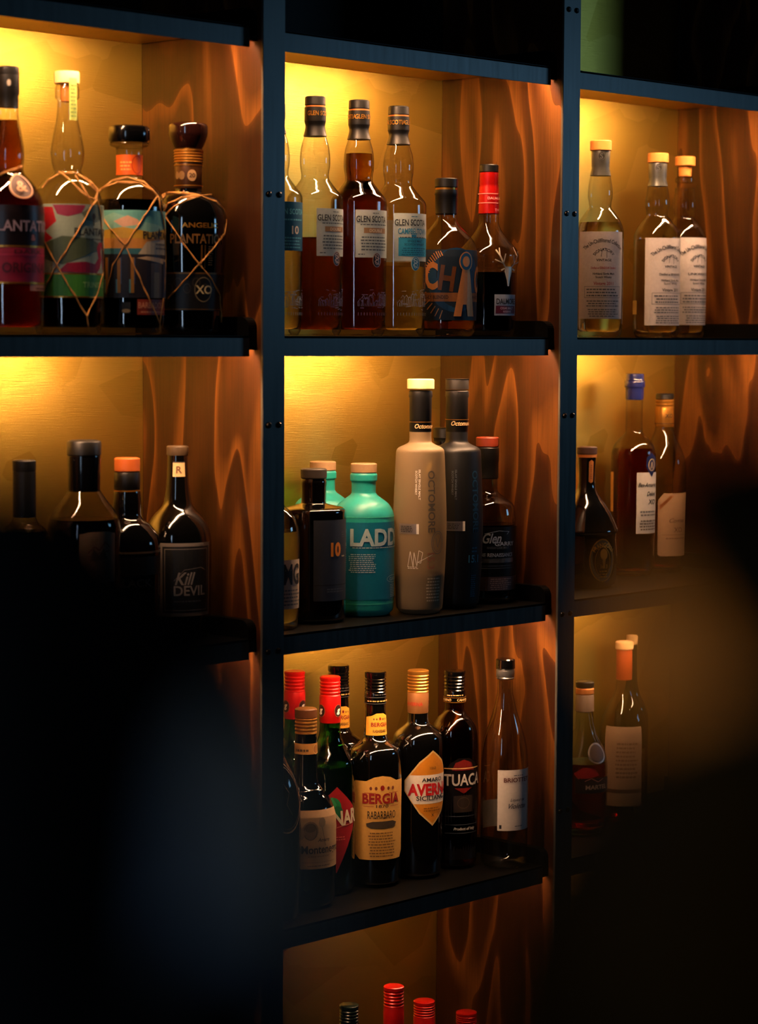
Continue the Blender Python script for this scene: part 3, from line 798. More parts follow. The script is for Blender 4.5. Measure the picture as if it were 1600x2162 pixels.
# ---- highest row, right bay
def sig(xc, y0, hw, Y, lab, liqlev, capsule, a, word, red, shy):
    k = (708-y0)/409.
    sh = lambda y: 708-(708-y)*k
    body = [(sh(370), hw*.43), (sh(376), hw*.44), (sh(400), hw*.51), (sh(415), hw*.52), (sh(430), hw*.47), (sh(438), hw*.46), (sh(446), hw*.58), (sh(458), hw*.76), (sh(468), hw*.88), (sh(482), hw*.98), (sh(500), hw), (600, hw), (690, hw*.98), (708, hw*.9)]
    b = Bottle('whisky_bottle', lab, xc, 'S2', body, Y=Y, liq=(liqlev, 'pale'))
    b.part('cork', [(y0, hw*.42), (y0+1.5, hw*.45), (y0+20*k, hw*.45), (y0+21*k, hw*.42)], CORKO)
    if capsule:
        b.part('capsule', [(sh(320), hw*.38), (sh(322), hw*.40), (sh(352), hw*.38), (sh(356), hw*.37), (sh(372), hw*.44)], pm('#5a5c58', .35, .6))
        b.label('capsule_badge', 5, (('E', 0, sh(332), 8, 9), pm('#22221e', .4)), [('O', 0, sh(332), 7.5, 8.5, 1, SILV), (T, 'S', 0, sh(332), 11, SILV)], rfix=hw*.4*b.k)
    else:
        b.part('stopper', [(sh(320), hw*.3), (sh(343), hw*.28)], CORKO)
        b.part('glass_lip', [(sh(345), hw*.36), (sh(348), hw*.42), (sh(356), hw*.42), (sh(358), hw*.38)], G['clear'])
    RD = pm('#a03038', .6) if red else INK
    ac = R_(0)
    it = [(T, 'The Un-Chillfiltered Collection', 4, shy+18, 8, INK, {'arc': 62, 'w': 96, 'bold': .03}),
          (T, 'SIGNATORY', 4, shy+37, 6, INK, {'arc': 24, 'w': 50, 'bold': .02}), ('S', [(-2, shy+52), (0, shy+38), (6, shy+34), (10, shy+40), (10, shy+54)], 1, GREYI),
          (T, 'VINTAGE', 4, shy+59, 4.8, INK, {'w': 32}),
          (T, word, 4, shy+75, 4.6, RD, {'w': 54}), (T, 'Highland Single Malt', 4, shy+87, 4.5, INK, {'w': 46}), (T, 'Scotch Whisky', 4, shy+94, 4.3, INK, {'w': 34}),
          (T, 'Vintage 2011', 4, shy+107, 6.4, RD, {'w': 42}),
          ('LN', -34, 40, shy+115, shy+134, 3, GREYI), ('R', -38, shy+113, 44, shy+113.8, GREYI), ('R', -38, shy+136, 44, shy+136.8, GREYI), ('R', -38, shy+113, -37.2, shy+136, GREYI), ('R', 43.2, shy+113, 44, shy+136, GREYI),
          ('LN', -34, 42, shy+140, shy+155, 3, GREYI), ('LN', -30, 38, shy+158, shy+176, 4, GREYI)]
    b.label('label', a, (('R', -54, shy, 54, shy+180), pm('#c4bfc0', .62)), it)
    return b
sg = 'white-labelled bottles with wooden stoppers in the right bay'
b = sig(1263.7, 299, 50, .085, 'white-labelled bottle with a wooden stopper and grey capsule, beside the steel post', 470, True, 6, 'Distilled at EDRADOUR Distillery', True, 490)
b = sig(1384, 326, 49, .125, 'white-labelled bottle with wooden stopper and silver capsule, middle of three in right bay', 505, True, 34, 'Distilled at BENRINNES', False, 503)
b.label('back_label', -62, (('R', -16, 632, 6, 660), pm('#a8884a', .6)))
b = sig(1441, 333, 47, .15, 'white-labelled bottle with wooden stopper and bare neck, rightmost of three in right bay', 505, False, 40, 'LINKWOOD', False, 502)

# ---- second row, left bay (base hidden in shade)
b = Bottle('spirit_bottle', 'short dark bottle with a tall black cap, leftmost on the second row', 52.5, 'S3', [(1006, 23), (1040, 23), (1082, 24), (1096, 30), (1106, 42), (1118, 49), (1135, 51), (1300, 50), (1360, 48)], Y=.08, glass='clear', liq=(1112, 'dark'))
b.part('cap', [(974, 22), (976, 24.5), (993, 24.5), (996, 23.5)], BLK)
b.part('capsule', [(996, 24), (1083, 24.5), (1085, 23)], BLK)
b = Bottle('rum_bottle', 'big round-shouldered bottle of brown spirit with faded cream label and wide black cap', 178.5, 'S3', [(1034, 33), (1040, 37), (1052, 46), (1066, 58), (1082, 69), (1100, 75), (1125, 77), (1250, 76), (1330, 74), (1348, 70)], Y=.06, glass='clear', liq=(1090, 'dark'))
b.part('cap', [(939, 25), (941, 34), (944, 36), (967, 36), (969, 34)], BLK)
b.part('capsule', [(969, 35), (972, 35.5), (1005, 34), (1033, 33.5), (1037, 33)], BLKG)
b.label('label', 24, (('P', [(-42, 1114), (-20, 1110), (20, 1110), (42, 1114), (42, 1206), (-42, 1208)]), pm('#8a7460', .6)), [('S', [(-24, 1150), (-10, 1138), (0, 1145), (14, 1130), (26, 1140)], 2.4, pm('#6a2a22', .6)), ('S', [(-26, 1158), (0, 1150), (28, 1146)], 2, pm('#6a2a22', .6)), ('P', [(-20, 1165), (-12, 1142), (0, 1156), (10, 1142), (20, 1162)], pm('#4a3a30', .6)), ('LN', -30, 30, 1180, 1200, 3, pm('#4a3a30', .6))])
b = Bottle('whisky_bottle', 'black bottle with an orange-brown wooden stopper and dark embossed lettering', 269, 'S3', [(1030, 26), (1040, 28), (1060, 29.5), (1080, 29), (1090, 33), (1100, 46), (1114, 58), (1130, 67), (1150, 70), (1250, 69), (1322, 68), (1336, 64)], Y=.085, glass=BLACKGLASS)
b.part('wooden_stopper', [(972, 24), (974, 27), (997, 27), (999, 25)], pm('#a8521e', .45, grain=90))
b.part('capsule', [(1000, 26), (1003, 27.5), (1034, 27.5), (1036, 26)], BLK)
b.part('gold_line', [(1034.5, 28), (1037, 28)], GOLD)
b.label('band', 8, (('R', -90, 1150, 90, 1154), pm('#5a4a38', .4)), [(T, 'BLACK', 6, 1210, 15, pm('#34373b', .4), {'w': 80})])
b.label('label', 8, (('R', -84, 1160, 84, 1196), pm('#0b0b0c', .4)))
b = Bottle('rum_bottle', 'black bottle with a grey-framed label reading Kill Devil', 375, 'S3', [(961, 21), (990, 22), (1030, 25), (1055, 29), (1066, 34), (1080, 48), (1096, 60), (1115, 68), (1140, 71), (1250, 70), (1312, 69), (1326, 64)], Y=.10, glass=BLACKGLASS)
b.part('cap', [(943, 21), (945, 23), (960, 23), (962, 22)], pm('#4a3a28', .5))
b.label('neck_seal', 8, (('R', -13, 974, 13, 1004), pm('#c8a878', .6)), [(T, 'R', 0, 990, 14, pm('#5a3a20', .6)), ('R', -13, 974, 13, 976, INK)], off=.0006)
DG = pm('#25272a', .5)
b.label('label', 18, (('R', -60, 1133, 60, 1278), pm('#77706c', .55)), [('R', -54, 1140, 54, 1271, pm('#14161a', .5)), ('R', -50, 1144, 50, 1267, pm('#6a6664', .5)), ('R', -48, 1146, 48, 1265, pm('#191c20', .5)), (T, 'Kill', -6, 1203, 24, pm('#8f8a88', .5), {'shear': .35, 'w': 44}), (T, 'DEVIL', 6, 1227, 19, pm('#8f8a88', .5), {'w': 72}), ('S', [(-30, 1208), (-8, 1186), (30, 1182), (44, 1188)], 1, pm('#7a7472', .5)), ('LN', -34, 34, 1244, 1250, 1, GREYI)])

# ---- second row, middle bay
b = Bottle('gin_bottle', 'clear bottle with a cream lettered label, cut off by the steel post', 574, 'S3', [(1040, 20), (1062, 22), (1078, 38), (1094, 50), (1115, 57), (1140, 59), (1280, 58), (1318, 54)], glass='clear', liq=(1120, 'water'), base=1318, Yo=.08)
b.part('cap', [(1000, 20), (1002, 22), (1042, 22), (1044, 20)], BLK)
b.label('label', 52, (('R', -54, 1175, 22, 1275), pm('#b0a08c', .6)), [(T, 'MG', -6, 1204, 40, INK, {'w': 46, 'bold': .04}), ('LN', -40, 20, 1232, 1268, 5, GREYI)])
b = Bottle('whisky_bottle', 'square-shouldered black glass bottle with a slate label and orange number 10', 661.5, 'S3', [(1011, 25), (1019, 27), (1030, 26), (1057, 26), (1063, 27), (1067, 42), (1071, 60), (1075, 67), (1084, 69), (1200, 69), (1296, 68), (1309, 64)], glass=BLACKGLASS, base=1310, Yo=.10)
b.part('cap', [(990, 25), (992, 27.5), (1009, 27.5), (1011, 26)], pm('#2a2420', .55))
b.label('label', 38, (('R', -46, 1094, 46, 1262), pm('#262c38', .5)), [(T, '10', 5, 1155, 26, pm('#d07c18', .5), {'w': 27, 'bold': .07}), ('LN', 22, 32, 1117, 1132, 3, GREYI), ('LN', 22, 34, 1165, 1172, 1, pm('#b8a888', .5)), ('R', -44, 1228, 44, 1230, INK), ('LN', -20, 30, 1234, 1244, 2, GREYI)])
TEAL = pm('#1f9c94', .42)
TEALB = pm('#0a6c88', .45)
def teal(xc, base, top, lab, words=True, Yo=None):
    d = top-979
    k = (base-top)/319.
    sh = lambda y: base-(1298-y)*k
    b = Bottle('whisky_bottle', lab, xc, 'S3', [(sh(999), 26), (sh(1003), 28.5), (sh(1015), 28.5), (sh(1018), 25.5), (sh(1040), 25.5), (sh(1047), 30), (sh(1055), 41), (sh(1064), 52), (sh(1076), 60), (sh(1090), 64), (sh(1200), 64.5), (sh(1284), 64), (sh(1298), 58)], glass=TEAL, base=base, Yo=Yo)
    b.part('cap', [(sh(979), 26), (sh(980.5), 27.5), (sh(997), 27.5), (sh(999), 26)], pm('#a0805c', .6))
    b.band('printed_wrap', sh(1100), sh(1262), TEALB)
    b.label('raised_line', 0, None, [('R', -195, sh(1088), 195, sh(1090), pm('#3fb6a0', .4)), ('R', -195, sh(1270), 195, sh(1272), pm('#3fb6a0', .4))], off=.0003)
    if words:
        PT = pm('#9fb8bc', .45)
        b.label('print', 40, None, [(T, 'LADDIE', 2, sh(1131), 34, PT, {'w': 150, 'bold': .05}), ('LN', -72, 70, sh(1150), sh(1154), 1, PT), ('LN', -76, -16, sh(1164), sh(1205), 10, PT), (T, 'CLASSIC', 34, sh(1220), 6, PT), ('O', 34, sh(1220), 24, 8, 1, PT), ('LN', 20, 44, sh(1230), sh(1258), 8, PT)], off=.0006)
    return b
teal(680.6, 1283, 975, 'teal bottle standing behind the black number 10 bottle, mostly hidden', False, Yo=.197)
teal(766.5, 1298, 979, 'matt teal bottle with large pale letters in front of its twin', Yo=.107)
def octo(xc, base, mat, lab, capm, word, tc, liq=None, metal_u=(-48, -2), my=(1101, 1122), Yo=None):
    b = Bottle('whisky_bottle', lab, xc, 'S3', [(912, 23), (925, 23), (934, 24.5), (939, 32), (944, 43), (949, 49), (956, 51), (1000, 53), (1060, 55.5), (1110, 56.5), (1180, 54.5), (1240, 51), (base-11, 48.5), (base, 44)], glass=mat, liq=liq, base=base, Yo=Yo)
    b.part('cap', [(802, 26), (803.5, 28.5 if capm is CORK else 24.5), (822, 28.5 if capm is CORK else 24.5), (824, 24)], capm)
    b.part('capsule', [(826, 22), (828, 24.5), (838, 25), (842, 23.5), (912, 23.2), (914, 22)], pm('#060607', .45))
    b.label('capsule_print', 30, None, [(T, 'Octomore', 0, 900 if capm is CORK else 894, 9, pm('#c8a878', .4), {'shear': .3, 'w': 48}), ('R', -70, 891 if capm is CORK else 886, 70, 892 if capm is CORK else 887, GOLD)], rfix=23.6*b.k)
    b.label('print', 0, None, [(T, 'OCTOMORE', 25 if capm is CORK else 44, 1055, 15, tc, {'rot': -90, 'w': 128}), (T, 'ISLAY SINGLE MALT', -1, 1020, 4.2, WHITE if capm is CORK else GREYI, {'rot': -90, 'w': 62}), (T, 'SCOTCH WHISKY', -8, 1016, 4.2, WHITE if capm is CORK else GREYI, {'rot': -90, 'w': 50})], off=.0003)
    b.label('metal_plate', 0, (('R', metal_u[0], my[0], metal_u[1], my[1]), pm('#8c8078' if capm is CORK else '#6c6a70', .35, .4)), [('LN', metal_u[0]+4, metal_u[1]-10, my[0]+3, my[1]-4, 4, INK), ('R', metal_u[1]-5, my[0], metal_u[1], my[1], WHITE)])
    return b
b = octo(885, 1289, FROST, 'frosted translucent bottle with a pale stopper, tallest on the middle bay second row', CORK, '', pm('#4a443c', .5), liq=None, Yo=.066)
b.part('liquid', [(1207, 48), (1209, 51), (1235, 49.5), (1262, 47.5), (1278, 42)], pm('#1e1206', .3))
b.label('signature', -8, None, [('S', [(-18, 1190), (-12, 1158), (-6, 1190), (-4, 1160), (2, 1188), (6, 1156), (14, 1160), (10, 1182), (4, 1180), (20, 1172), (40, 1162)], 1.1, WHITE), ('LN', -18, 6, 1188, 1194, 2, WHITE)], off=.0003)
b.label('emblem', 42, None, [('O', 0, 1140, 16, 24, 1.4, GREYI), ('O', 0, 1140, 12, 19, 1, GREYI), ('S', [(-6, 1130), (0, 1150), (8, 1128)], 1.2, GREYI), (T, '15.3', -16, 1178, 16, pm('#8a5a44', .5), {'rot': -90}), ('LN', -26, 14, 1210, 1262, 8, pm('#b8a88c', .5))], off=.0003)
MB = pm('#040608', .5)
b = octo(961.5, 1277, MB, 'matt black bottle with a black cap, right of the frosted bottle', pm('#0a0705', .55), '', pm('#12364e', .4), my=(1095, 1115), metal_u=(-30, 19), Yo=.076)
b.label('blue_print', 40, None, [(T, '15.1', 2, 1173, 15, pm('#3d7f9e', .4), {'w': 26}), ('LN', -4, 10, 1205, 1252, 11, pm('#265f80', .4)), ('LN', -4, 12, 1146, 1160, 2, pm('#265f80', .4))], off=.0003)
b = Bottle('spirit_bottle', 'small black-capped bottle peeping out behind the frosted and matt black bottles', 935, 'S3', [(932, 20), (960, 20), (980, 34), (1000, 46), (1200, 46), (1255, 44)], Y=.185, glass=BLACKGLASS)
b.part('cap', [(904, 19), (906, 22), (925, 22), (927, 20.5), (932, 20)], BLK)
b = Bottle('whisky_bottle', 'clear bottle with red-brown stopper and black label, right of the matt black bottle', 1026, 'S3', [(1009, 22), (1034, 22), (1042, 27), (1052, 42), (1064, 55), (1080, 60), (1095, 62), (1200, 62), (1255, 60), (1268, 56)], glass='clear', liq=(1106, 'dark'), base=1268, Yo=.091)
b.part('wooden_stopper', [(924, 22), (926, 24), (943, 24), (945, 22)], pm('#7a2a12', .5, grain=90))
b.part('capsule', [(945, 22.5), (947, 24.5), (975, 24.5), (977, 23.8), (1009, 23.8), (1011, 22)], BLK)
LG = pm('#8a95a4', .4)
b.label('label', 24, (('R', -78, 1108, 78, 1210), pm('#08090b', .35)), [(T, 'Glen', -14, 1131, 20, LG, {'shear': .35, 'w': 40}), (T, 'GARRY', 16, 1143, 8, LG, {'w': 50}), (T, 'SINGLE CASK MALT', 0, 1151, 4, GREYI), (T, 'THE RENAISSANCE', -4, 1166, 7.5, LG, {'w': 82}), ('R', -40, 1173, 40, 1182, SILV), ('R', -50, 1188, 50, 1189, GREYI), ('R', -50, 1193, 50, 1194, GREYI), ('S', [(-30, 1122), (0, 1116), (26, 1118), (20, 1124)], 1, LG)])
b.label('lower_label', 24, (('R', -78, 1211, 78, 1240), pm('#4a3634', .5)), [('LN', -20, 34, 1213, 1238, 6, pm('#9a8078', .5))])

# ---- second row, right bay
b = Bottle('liqueur_bottle', 'black waisted bottle with a gold oval badge beside the steel post', 1236, 'S3', [(961, 19), (1000, 17), (1018, 17), (1035, 20), (1052, 29), (1072, 43), (1096, 56), (1115, 64), (1124, 67), (1129, 64), (1140, 63), (1175, 66), (1220, 65), (1236, 62), (1245, 56)], glass=BLACKGLASS, base=1245)
b.part('cap', [(943, 19), (945, 21.5), (958, 21.5), (960, 20)], pm('#2c1c18', .4))
b.part('copper_ring', [(960, 20.5), (966, 20.5)], COPPER)
b.label('neck_tag', 30, (('P', [(-5, 975), (0, 971), (5, 975), (5, 1018), (0, 1021), (-5, 1018)]), COPPER), [('LN', -2, 2, 980, 1012, 8, pm('#6a3a1c', .5))], off=.0006)
b.label('badge', 33, (('E', 0, 1183, 31, 46), GOLD), [('E', 0, 1183, 29, 43.5, pm('#2c2a18', .5)), ('O', 0, 1186, 19, 32, 1, GOLD), (T, 'FRANGOLLI', 2, 1150, 9, GOLD, {'arc': 30, 'w': 58}), ('E', 2, 1170, 9, 12, GOLD), ('P', [(-2, 1180), (6, 1180), (4, 1200), (0, 1200)], GOLD), (T, '1613', 2, 1196, 8, GOLD, {'w': 16}), ('LN', -9, 13, 1202, 1220, 3, GOLD)], off=.0005)
b = Bottle('brandy_bottle', 'tall bottle of red-brown brandy sealed with blue wax and a handwritten white label', 1334.5, 'S3', [(843, 18), (880, 17.5), (912, 18), (919, 22), (928, 31), (938, 39), (950, 44.5), (965, 47), (1100, 46.5), (1204, 45), (1218, 41)], glass='clear', liq=(948, 'rust'), base=1218)
b.part('wax_seal', [(789, 17), (790, 19), (802, 19.5), (806, 21.5), (817, 21.5), (820, 19.5), (843, 19), (845, 18)], pm('#151c50', .22, 0, .7), True)
b.label('label', 48, (('R', -32, 998, 32, 1127), pm('#b5b3b0', .6)), [(T, 'Bas-Armagnac', -2, 1024, 9, INK, {'shear': .4, 'w': 54}), (T, 'Delord', 6, 1043, 9, INK, {'shear': .4, 'w': 30}), (T, 'XO', 6, 1060, 10, INK, {'shear': .2}), ('LN', -26, 26, 1076, 1090, 2, GREYI), ('LN', -26, 26, 1096, 1120, 4, INK)])
b.label('blue_seal', 52, (('P', [(0, 956), (14, 966), (16, 986), (0, 1008), (-16, 986), (-14, 966)]), pm('#16204a', .3)), [('O', 0, 982, 10, 13, 1.6, pm('#b8a888', .4)), ('S', [(-3, 990), (0, 976), (4, 990)], 1.6, pm('#b8a888', .4))], off=.0012)
b.label('back_label', -78, (('R', -22, 998, 14, 1082), pm('#c8944a', .6)))
b = Bottle('cognac_bottle', 'slope-shouldered clear bottle with a gold capsule and cut-corner cream label', 1398, 'S3', [(901, 19), (912, 20.5), (930, 28), (948, 36.5), (966, 43), (985, 46.5), (1010, 47.5), (1100, 47), (1196, 45), (1210, 41)], glass='clear', liq=(1066, 'rust'), base=1211)
b.part('cap', [(831, 17), (833, 19), (842, 19), (844, 17)], BLK)
b.ribs('gold_capsule', 844, 862, 19.5, 2, GOLD)
b.part('capsule', [(862, 19), (864, 19.5), (900, 20), (902, 19)], GOLD)
b.label('capsule_print', 30, None, [(T, 'XO', 0, 878, 8, pm('#4a3410', .5)), ('R', -60, 894, 60, 895.5, pm('#5a3a10', .5))], rfix=20*b.k)
b.label('label', 36, (('P', [(-40, 1170), (-40, 1056), (-28, 1041), (44, 1041), (44, 1170), (36, 1174), (-34, 1174)]), pm('#b8946c', .55)), [('P', [(-36, 1076), (-36, 1066), (-14, 1046), (-6, 1046)], COPPER), (T, 'Cognac', 6, 1098, 9, pm('#7a5a3c', .5), {'shear': .4, 'w': 44}), (T, 'XO', 6, 1118, 10, pm('#7a5a3c', .5)), ('LN', -26, 34, 1132, 1138, 1, pm('#7a5a3c', .5)), ('R', -30, 1128, 40, 1129, pm('#8a6a48', .5))])

# ---- third row, middle bay
b = Bottle('liqueur_bottle', 'dark bottle with a beige oval label cut off by the steel post', 571, 'S4', [(1560, 20), (1580, 22), (1600, 34), (1625, 50), (1650, 60), (1680, 64), (1800, 64), (1880, 60)], glass=BLACKGLASS, base=1890, Yo=.08)
b.part('cap', [(1520, 20), (1522, 22), (1562, 22), (1563, 20)], BLK)
b.label('label', 36, (('E', 0, 1660, 44, 62), pm('#a07c54', .6)), [('O', 0, 1660, 38, 55, 1.5, pm('#5a4028', .6)), ('S', [(-10, 1630), (4, 1650), (-4, 1670), (10, 1690)], 1.5, pm('#5a4028', .6))])
def redcap(xc, top, base, lab, gm='green', diamond=True, Yo=None):
    d = top-1432
    sh = lambda y: y+d*(base-y)/(base-1432)
    b = Bottle('liqueur_bottle', lab, xc, 'S4', [(sh(1525), 21.5), (sh(1545), 22.5), (sh(1562), 27), (sh(1578), 35), (sh(1592), 44), (sh(1606), 51), (sh(1630), 53.5), (1750, 53), (base-12, 51.5), (base, 47)], glass=G[gm] if gm in G else gm, liq=(sh(1622), 'green_l') if False else None, base=base, Yo=Yo)
    b.part('green_liqueur', [(sh(1612), 46), (sh(1640), 49), (1760, 49), (base-22, 47), (base-18, 40)], pm('#04140a', .2))
    b.ribs('screw_cap', sh(1432), sh(1472), 21.8, 5, RED, 4, 1.3)
    b.part('red_capsule', [(sh(1472), 22), (sh(1475), 22.5), (sh(1524), 22.3), (sh(1526), 21)], pm('#ac0a0a', .35))
    for a in (48, -52):
        b.label('capsule_emblem', a, (('E', 0, sh(1500), 10.5, 13), pm('#2a1010', .4)), [('O', 0, sh(1500), 10.5, 13, 1.2, pm('#8a4a30', .4)), (T, 'g', 0, sh(1498), 11, WHITE, {'shear': .2, 'bold': .06})], rfix=22.9*b.k)
    if diamond:
        it = [('E', -10, 1690, 20, 21, pm('#1f7a44', .5)), ('E', -22, 1700, 12, 13, pm('#175f36', .5)), ('E', 2, 1700, 12, 13, pm('#175f36', .5)), ('P', [(-10, 1668), (-20, 1684), (-10, 1696), (0, 1684)], pm('#3a9a5c', .5)), ('P', [(-24, 1682), (-30, 1698), (-20, 1706), (-14, 1694)], pm('#2c8a50', .5)),
              (T, 'CYNAR', 4, 1712, 28, pm('#cdbfa0', .5), {'w': 100, 'rot': 5, 'bold': .05}), ('S', [(-30, 1736), (10, 1728), (40, 1724)], 2, pm('#c86a5a', .5)), ('LN', -28, 26, 1746, 1756, 2, pm('#c05a50', .5))]
        b.label('label', 16, (('P', [(0, 1648), (44, 1690), (52, 1712), (44, 1736), (0, 1822), (-44, 1736), (-52, 1712), (-44, 1690)]), pm('#8f1016', .5)), it)
    return b
redcap(621, 1421, 1850, 'green bottle with ribbed red screw cap, half hidden by the steel post', diamond=False, Yo=.204)
b = Bottle('liqueur_bottle', 'short green bottle with a brown and gold cap and parchment label', 645, 'S4', [(1548, 22), (1556, 23), (1600, 24), (1634, 25.5), (1650, 28), (1658, 34), (1663, 39), (1670, 41), (1678, 48), (1688, 54), (1702, 60), (1720, 63.5), (1830, 64), (1888, 61), (1900, 56)], glass='dgreen', base=1902, Yo=.099)
b.part('dark_liqueur', [(1690, 48), (1705, 56), (1730, 59), (1860, 59), (1880, 54)], pm('#080604', .2))
b.part('cap_top', [(1497, 21), (1499, 23.5), (1515, 23.5), (1517, 22)], pm('#4a2a10', .4))
b.ribs('gold_cap', 1516, 1548, 23.5, 4, GOLD, 1, 1.2)
b.label('neck_band', 10, (('R', -62, 1567, 62, 1589), pm('#b0803c', .55)), [('E', 20, 1579, 10, 11, pm('#8a5e28', .5)), ('O', 20, 1579, 9, 10, 1, CREAM), ('LN', -30, 6, 1573, 1584, 1, pm('#4a2f14', .5))])
it = [('E', -12, 1738, 17, 19, pm('#77664e', .6)), ('E', -12, 1732, 12, 9, pm('#5a4c3a', .6)), ('O', -12, 1740, 14, 17, 1.2, pm('#3e3428', .6)), ('E', -32, 1744, 8, 12, pm('#8a775a', .6)), ('E', 14, 1722, 8, 10, pm('#8a775a', .6)), ('S', [(8, 1712), (16, 1740), (22, 1770)], 1.6, pm('#7a6448', .6)),
      (T, 'Amaro', 18, 1757, 7, pm('#4a3c2c', .6), {'shear': .3}), (T, 'Montenegro', 18, 1776, 16, pm('#2a241c', .6), {'w': 98, 'bold': .03}), ('LN', -20, 40, 1787, 1792, 1, pm('#8a6a48', .6)), ('R', -30, 1802, 50, 1803, pm('#8a6a48', .6)), ('LN', -20, 46, 1806, 1811, 1, pm('#6a5438', .6))]
b.label('label', 20, (('R', -92, 1697, 70, 1816), pm('#a98a62', .65)), it)
redcap(695.5, 1432, 1868, 'green bottle with red screw cap and red diamond label with an artichoke', Yo=.130)
YEL = pm('#d9a030', .55)
def bergia(xc, top, base, lab, full=True, Yo=None):
    k = (base-top)/445.
    sh = lambda y: base-(1863-y)*k
    b = Bottle('liqueur_bottle', lab, xc, 'S4', [(sh(1484), 21), (sh(1520), 22.5), (sh(1552), 24), (sh(1562), 29), (sh(1570), 40), (sh(1578), 50), (sh(1590), 55), (sh(1612), 56.5), (sh(1750), 56), (sh(1852), 54), (sh(1863), 49)], glass=BLACKGLASS, base=base, Yo=Yo)
    b.ribs('screw_cap', sh(1418), sh(1462), 22.5, 5, BLKG, 9, 1.2)
    b.part('capsule', [(sh(1462), 22), (sh(1464), 22.6), (sh(1485), 22.6), (sh(1487), 21.5)], BLKG)
    b.label('capsule_print', 20, None, [('R', -64, sh(1470), 64, sh(1471.2), SILV), ('R', -64, sh(1483), 64, sh(1484.2), SILV), ('LN', -30, 40, sh(1474), sh(1480), 1, pm('#b89858', .4)), ('LN', -10, 30, sh(1462), sh(1466), 1, SILV)], rfix=22.8*b.k)
    RD = pm('#8c1a14', .5)
    fl = lambda y, s_: [('E', u*s_, y, 2.6*s_, 3.4*s_, pm('#6a3018', .5)) for u in (-22, -12, 12, 22)]+[('E', 0, y-1, 4*s_, 5*s_, RD)]
    b.label('neck_label', 26, (('P', [(-32, sh(1550)), (-32, sh(1512)), (-18, sh(1509)), (-8, sh(1504)), (8, sh(1504)), (18, sh(1509)), (32, sh(1512)), (32, sh(1550))]), YEL), fl(sh(1516), .6)+[(T, 'BERGIA', 0, sh(1527), 8, RD, {'w': 38}), (T, 'RABARBARO', 0, sh(1541), 6, pm('#5a3a14', .5), {'w': 30})])
    if full:
        b.label('label', 16, (('P', [(-62, 1640), (-34, 1640), (-18, 1632), (0, 1629), (18, 1632), (34, 1640), (60, 1640), (60, 1790), (50, 1804), (-50, 1804), (-62, 1794)]), pm('#cc9a48', .6)),
                fl(1655, 1.1)+[('R', -38, 1664, -14, 1665, RD), ('R', 14, 1664, 38, 1665, RD), (T, 'BERGIA', 0, 1676, 20, RD, {'w': 84, 'bold': .05}), (T, '1870', 0, 1692, 6, pm('#4a3018', .5), {'w': 26}), ('R', -40, 1692, -18, 1692.8, RD), ('R', 18, 1692, 40, 1692.8, RD), (T, 'RABARBARO', 0, 1710, 16, pm('#2a2218', .5), {'w': 62, 'bold': .01}), ('P', [(-34, 1728), (-20, 1724), (24, 1723), (34, 1727), (30, 1735), (0, 1739), (-24, 1738), (-33, 1734)], pm('#3c3224', .5)), ('LN', -30, 34, 1744, 1798, 9, pm('#7a5424', .5))])
    return b
bergia(713, 1407, 1830, 'black bottle with small yellow neck label behind the red-capped green bottle', False, Yo=.2)
bergia(790.5, 1418, 1863, 'black bottle with a large yellow label with red lettering and a yellow neck label', Yo=.12)
b = Bottle('liqueur_bottle', 'black bottle with a ribbed gold screw cap and orange and white diamond label', 880, 'S4', [(1500, 21), (1520, 22), (1528, 25), (1535, 34), (1545, 46), (1556, 52), (1575, 54), (1700, 53.5), (1832, 51), (1846, 46)], glass=BLACKGLASS, base=1846, Yo=.112)
b.ribs('screw_cap', 1415, 1461, 22.5, 6, GOLD, 4, 1.2)
b.part('gold_foil', [(1461, 22), (1463, 22.5), (1502, 22.2), (1505, 21)], pm('#b07a48', .4, .6))
b.label('foil_print', -20, None, [(T, 'AVERNA', 0, 1484, 7, pm('#b03018', .5), {'w': 36}), (T, 'AVERNA', 58, 1484, 7, pm('#b03018', .5), {'w': 36})], rfix=22.8*b.k)
OR = pm('#c07a18', .5)
b.label('label', 36, (('P', [(0, 1577), (30, 1600), (62, 1640), (62, 1662), (30, 1708), (0, 1735), (-30, 1708), (-62, 1662), (-62, 1640), (-30, 1600)]), pm('#c8a468', .5)),
        [('P', [(0, 1581), (28, 1603), (59, 1641), (59, 1661), (28, 1705), (0, 1730), (-28, 1705), (-59, 1661), (-59, 1641), (-28, 1603)], OR), ('P', [(-50, 1628), (50, 1628), (60, 1641), (60, 1661), (42, 1688), (-42, 1688), (-60, 1661), (-60, 1641)], pm('#cfc6b8', .55)),
         (T, 'AMARO', 0, 1638, 8, INK, {'w': 50}), (T, 'AVERNA', 0, 1658, 23, pm('#b01414', .5), {'w': 108, 'bold': .06}), (T, 'SICILIANO', 0, 1676, 9, INK, {'w': 72}), (T, '1868', 0, 1614, 6, pm('#7a4a10', .5)), ('LN', -24, 24, 1694, 1704, 2, pm('#7a4a10', .5)), (T, 'X', 0, 1712, 6, INK)])
b = Bottle('liqueur_bottle', 'dark rum-brown bottle with a black screw cap and white letters under a red arch', 957, 'S4', [(1480, 20), (1498, 20.5), (1506, 25), (1516, 35), (1530, 44), (1548, 49), (1575, 50.5), (1700, 50), (1822, 48), (1834, 43)], glass='brown', base=1835)
b.part('dark_liqueur', [(1500, 15), (1510, 22), (1525, 36), (1545, 44), (1580, 46), (1800, 45), (1815, 38)], pm('#080403', .2))
b.ribs('screw_cap', 1415, 1458, 22.5, 5, BLKG, 5, 1.3)
b.part('capsule', [(1458, 22), (1460, 22.5), (1480, 22.3), (1482, 20.5)], BLKG)
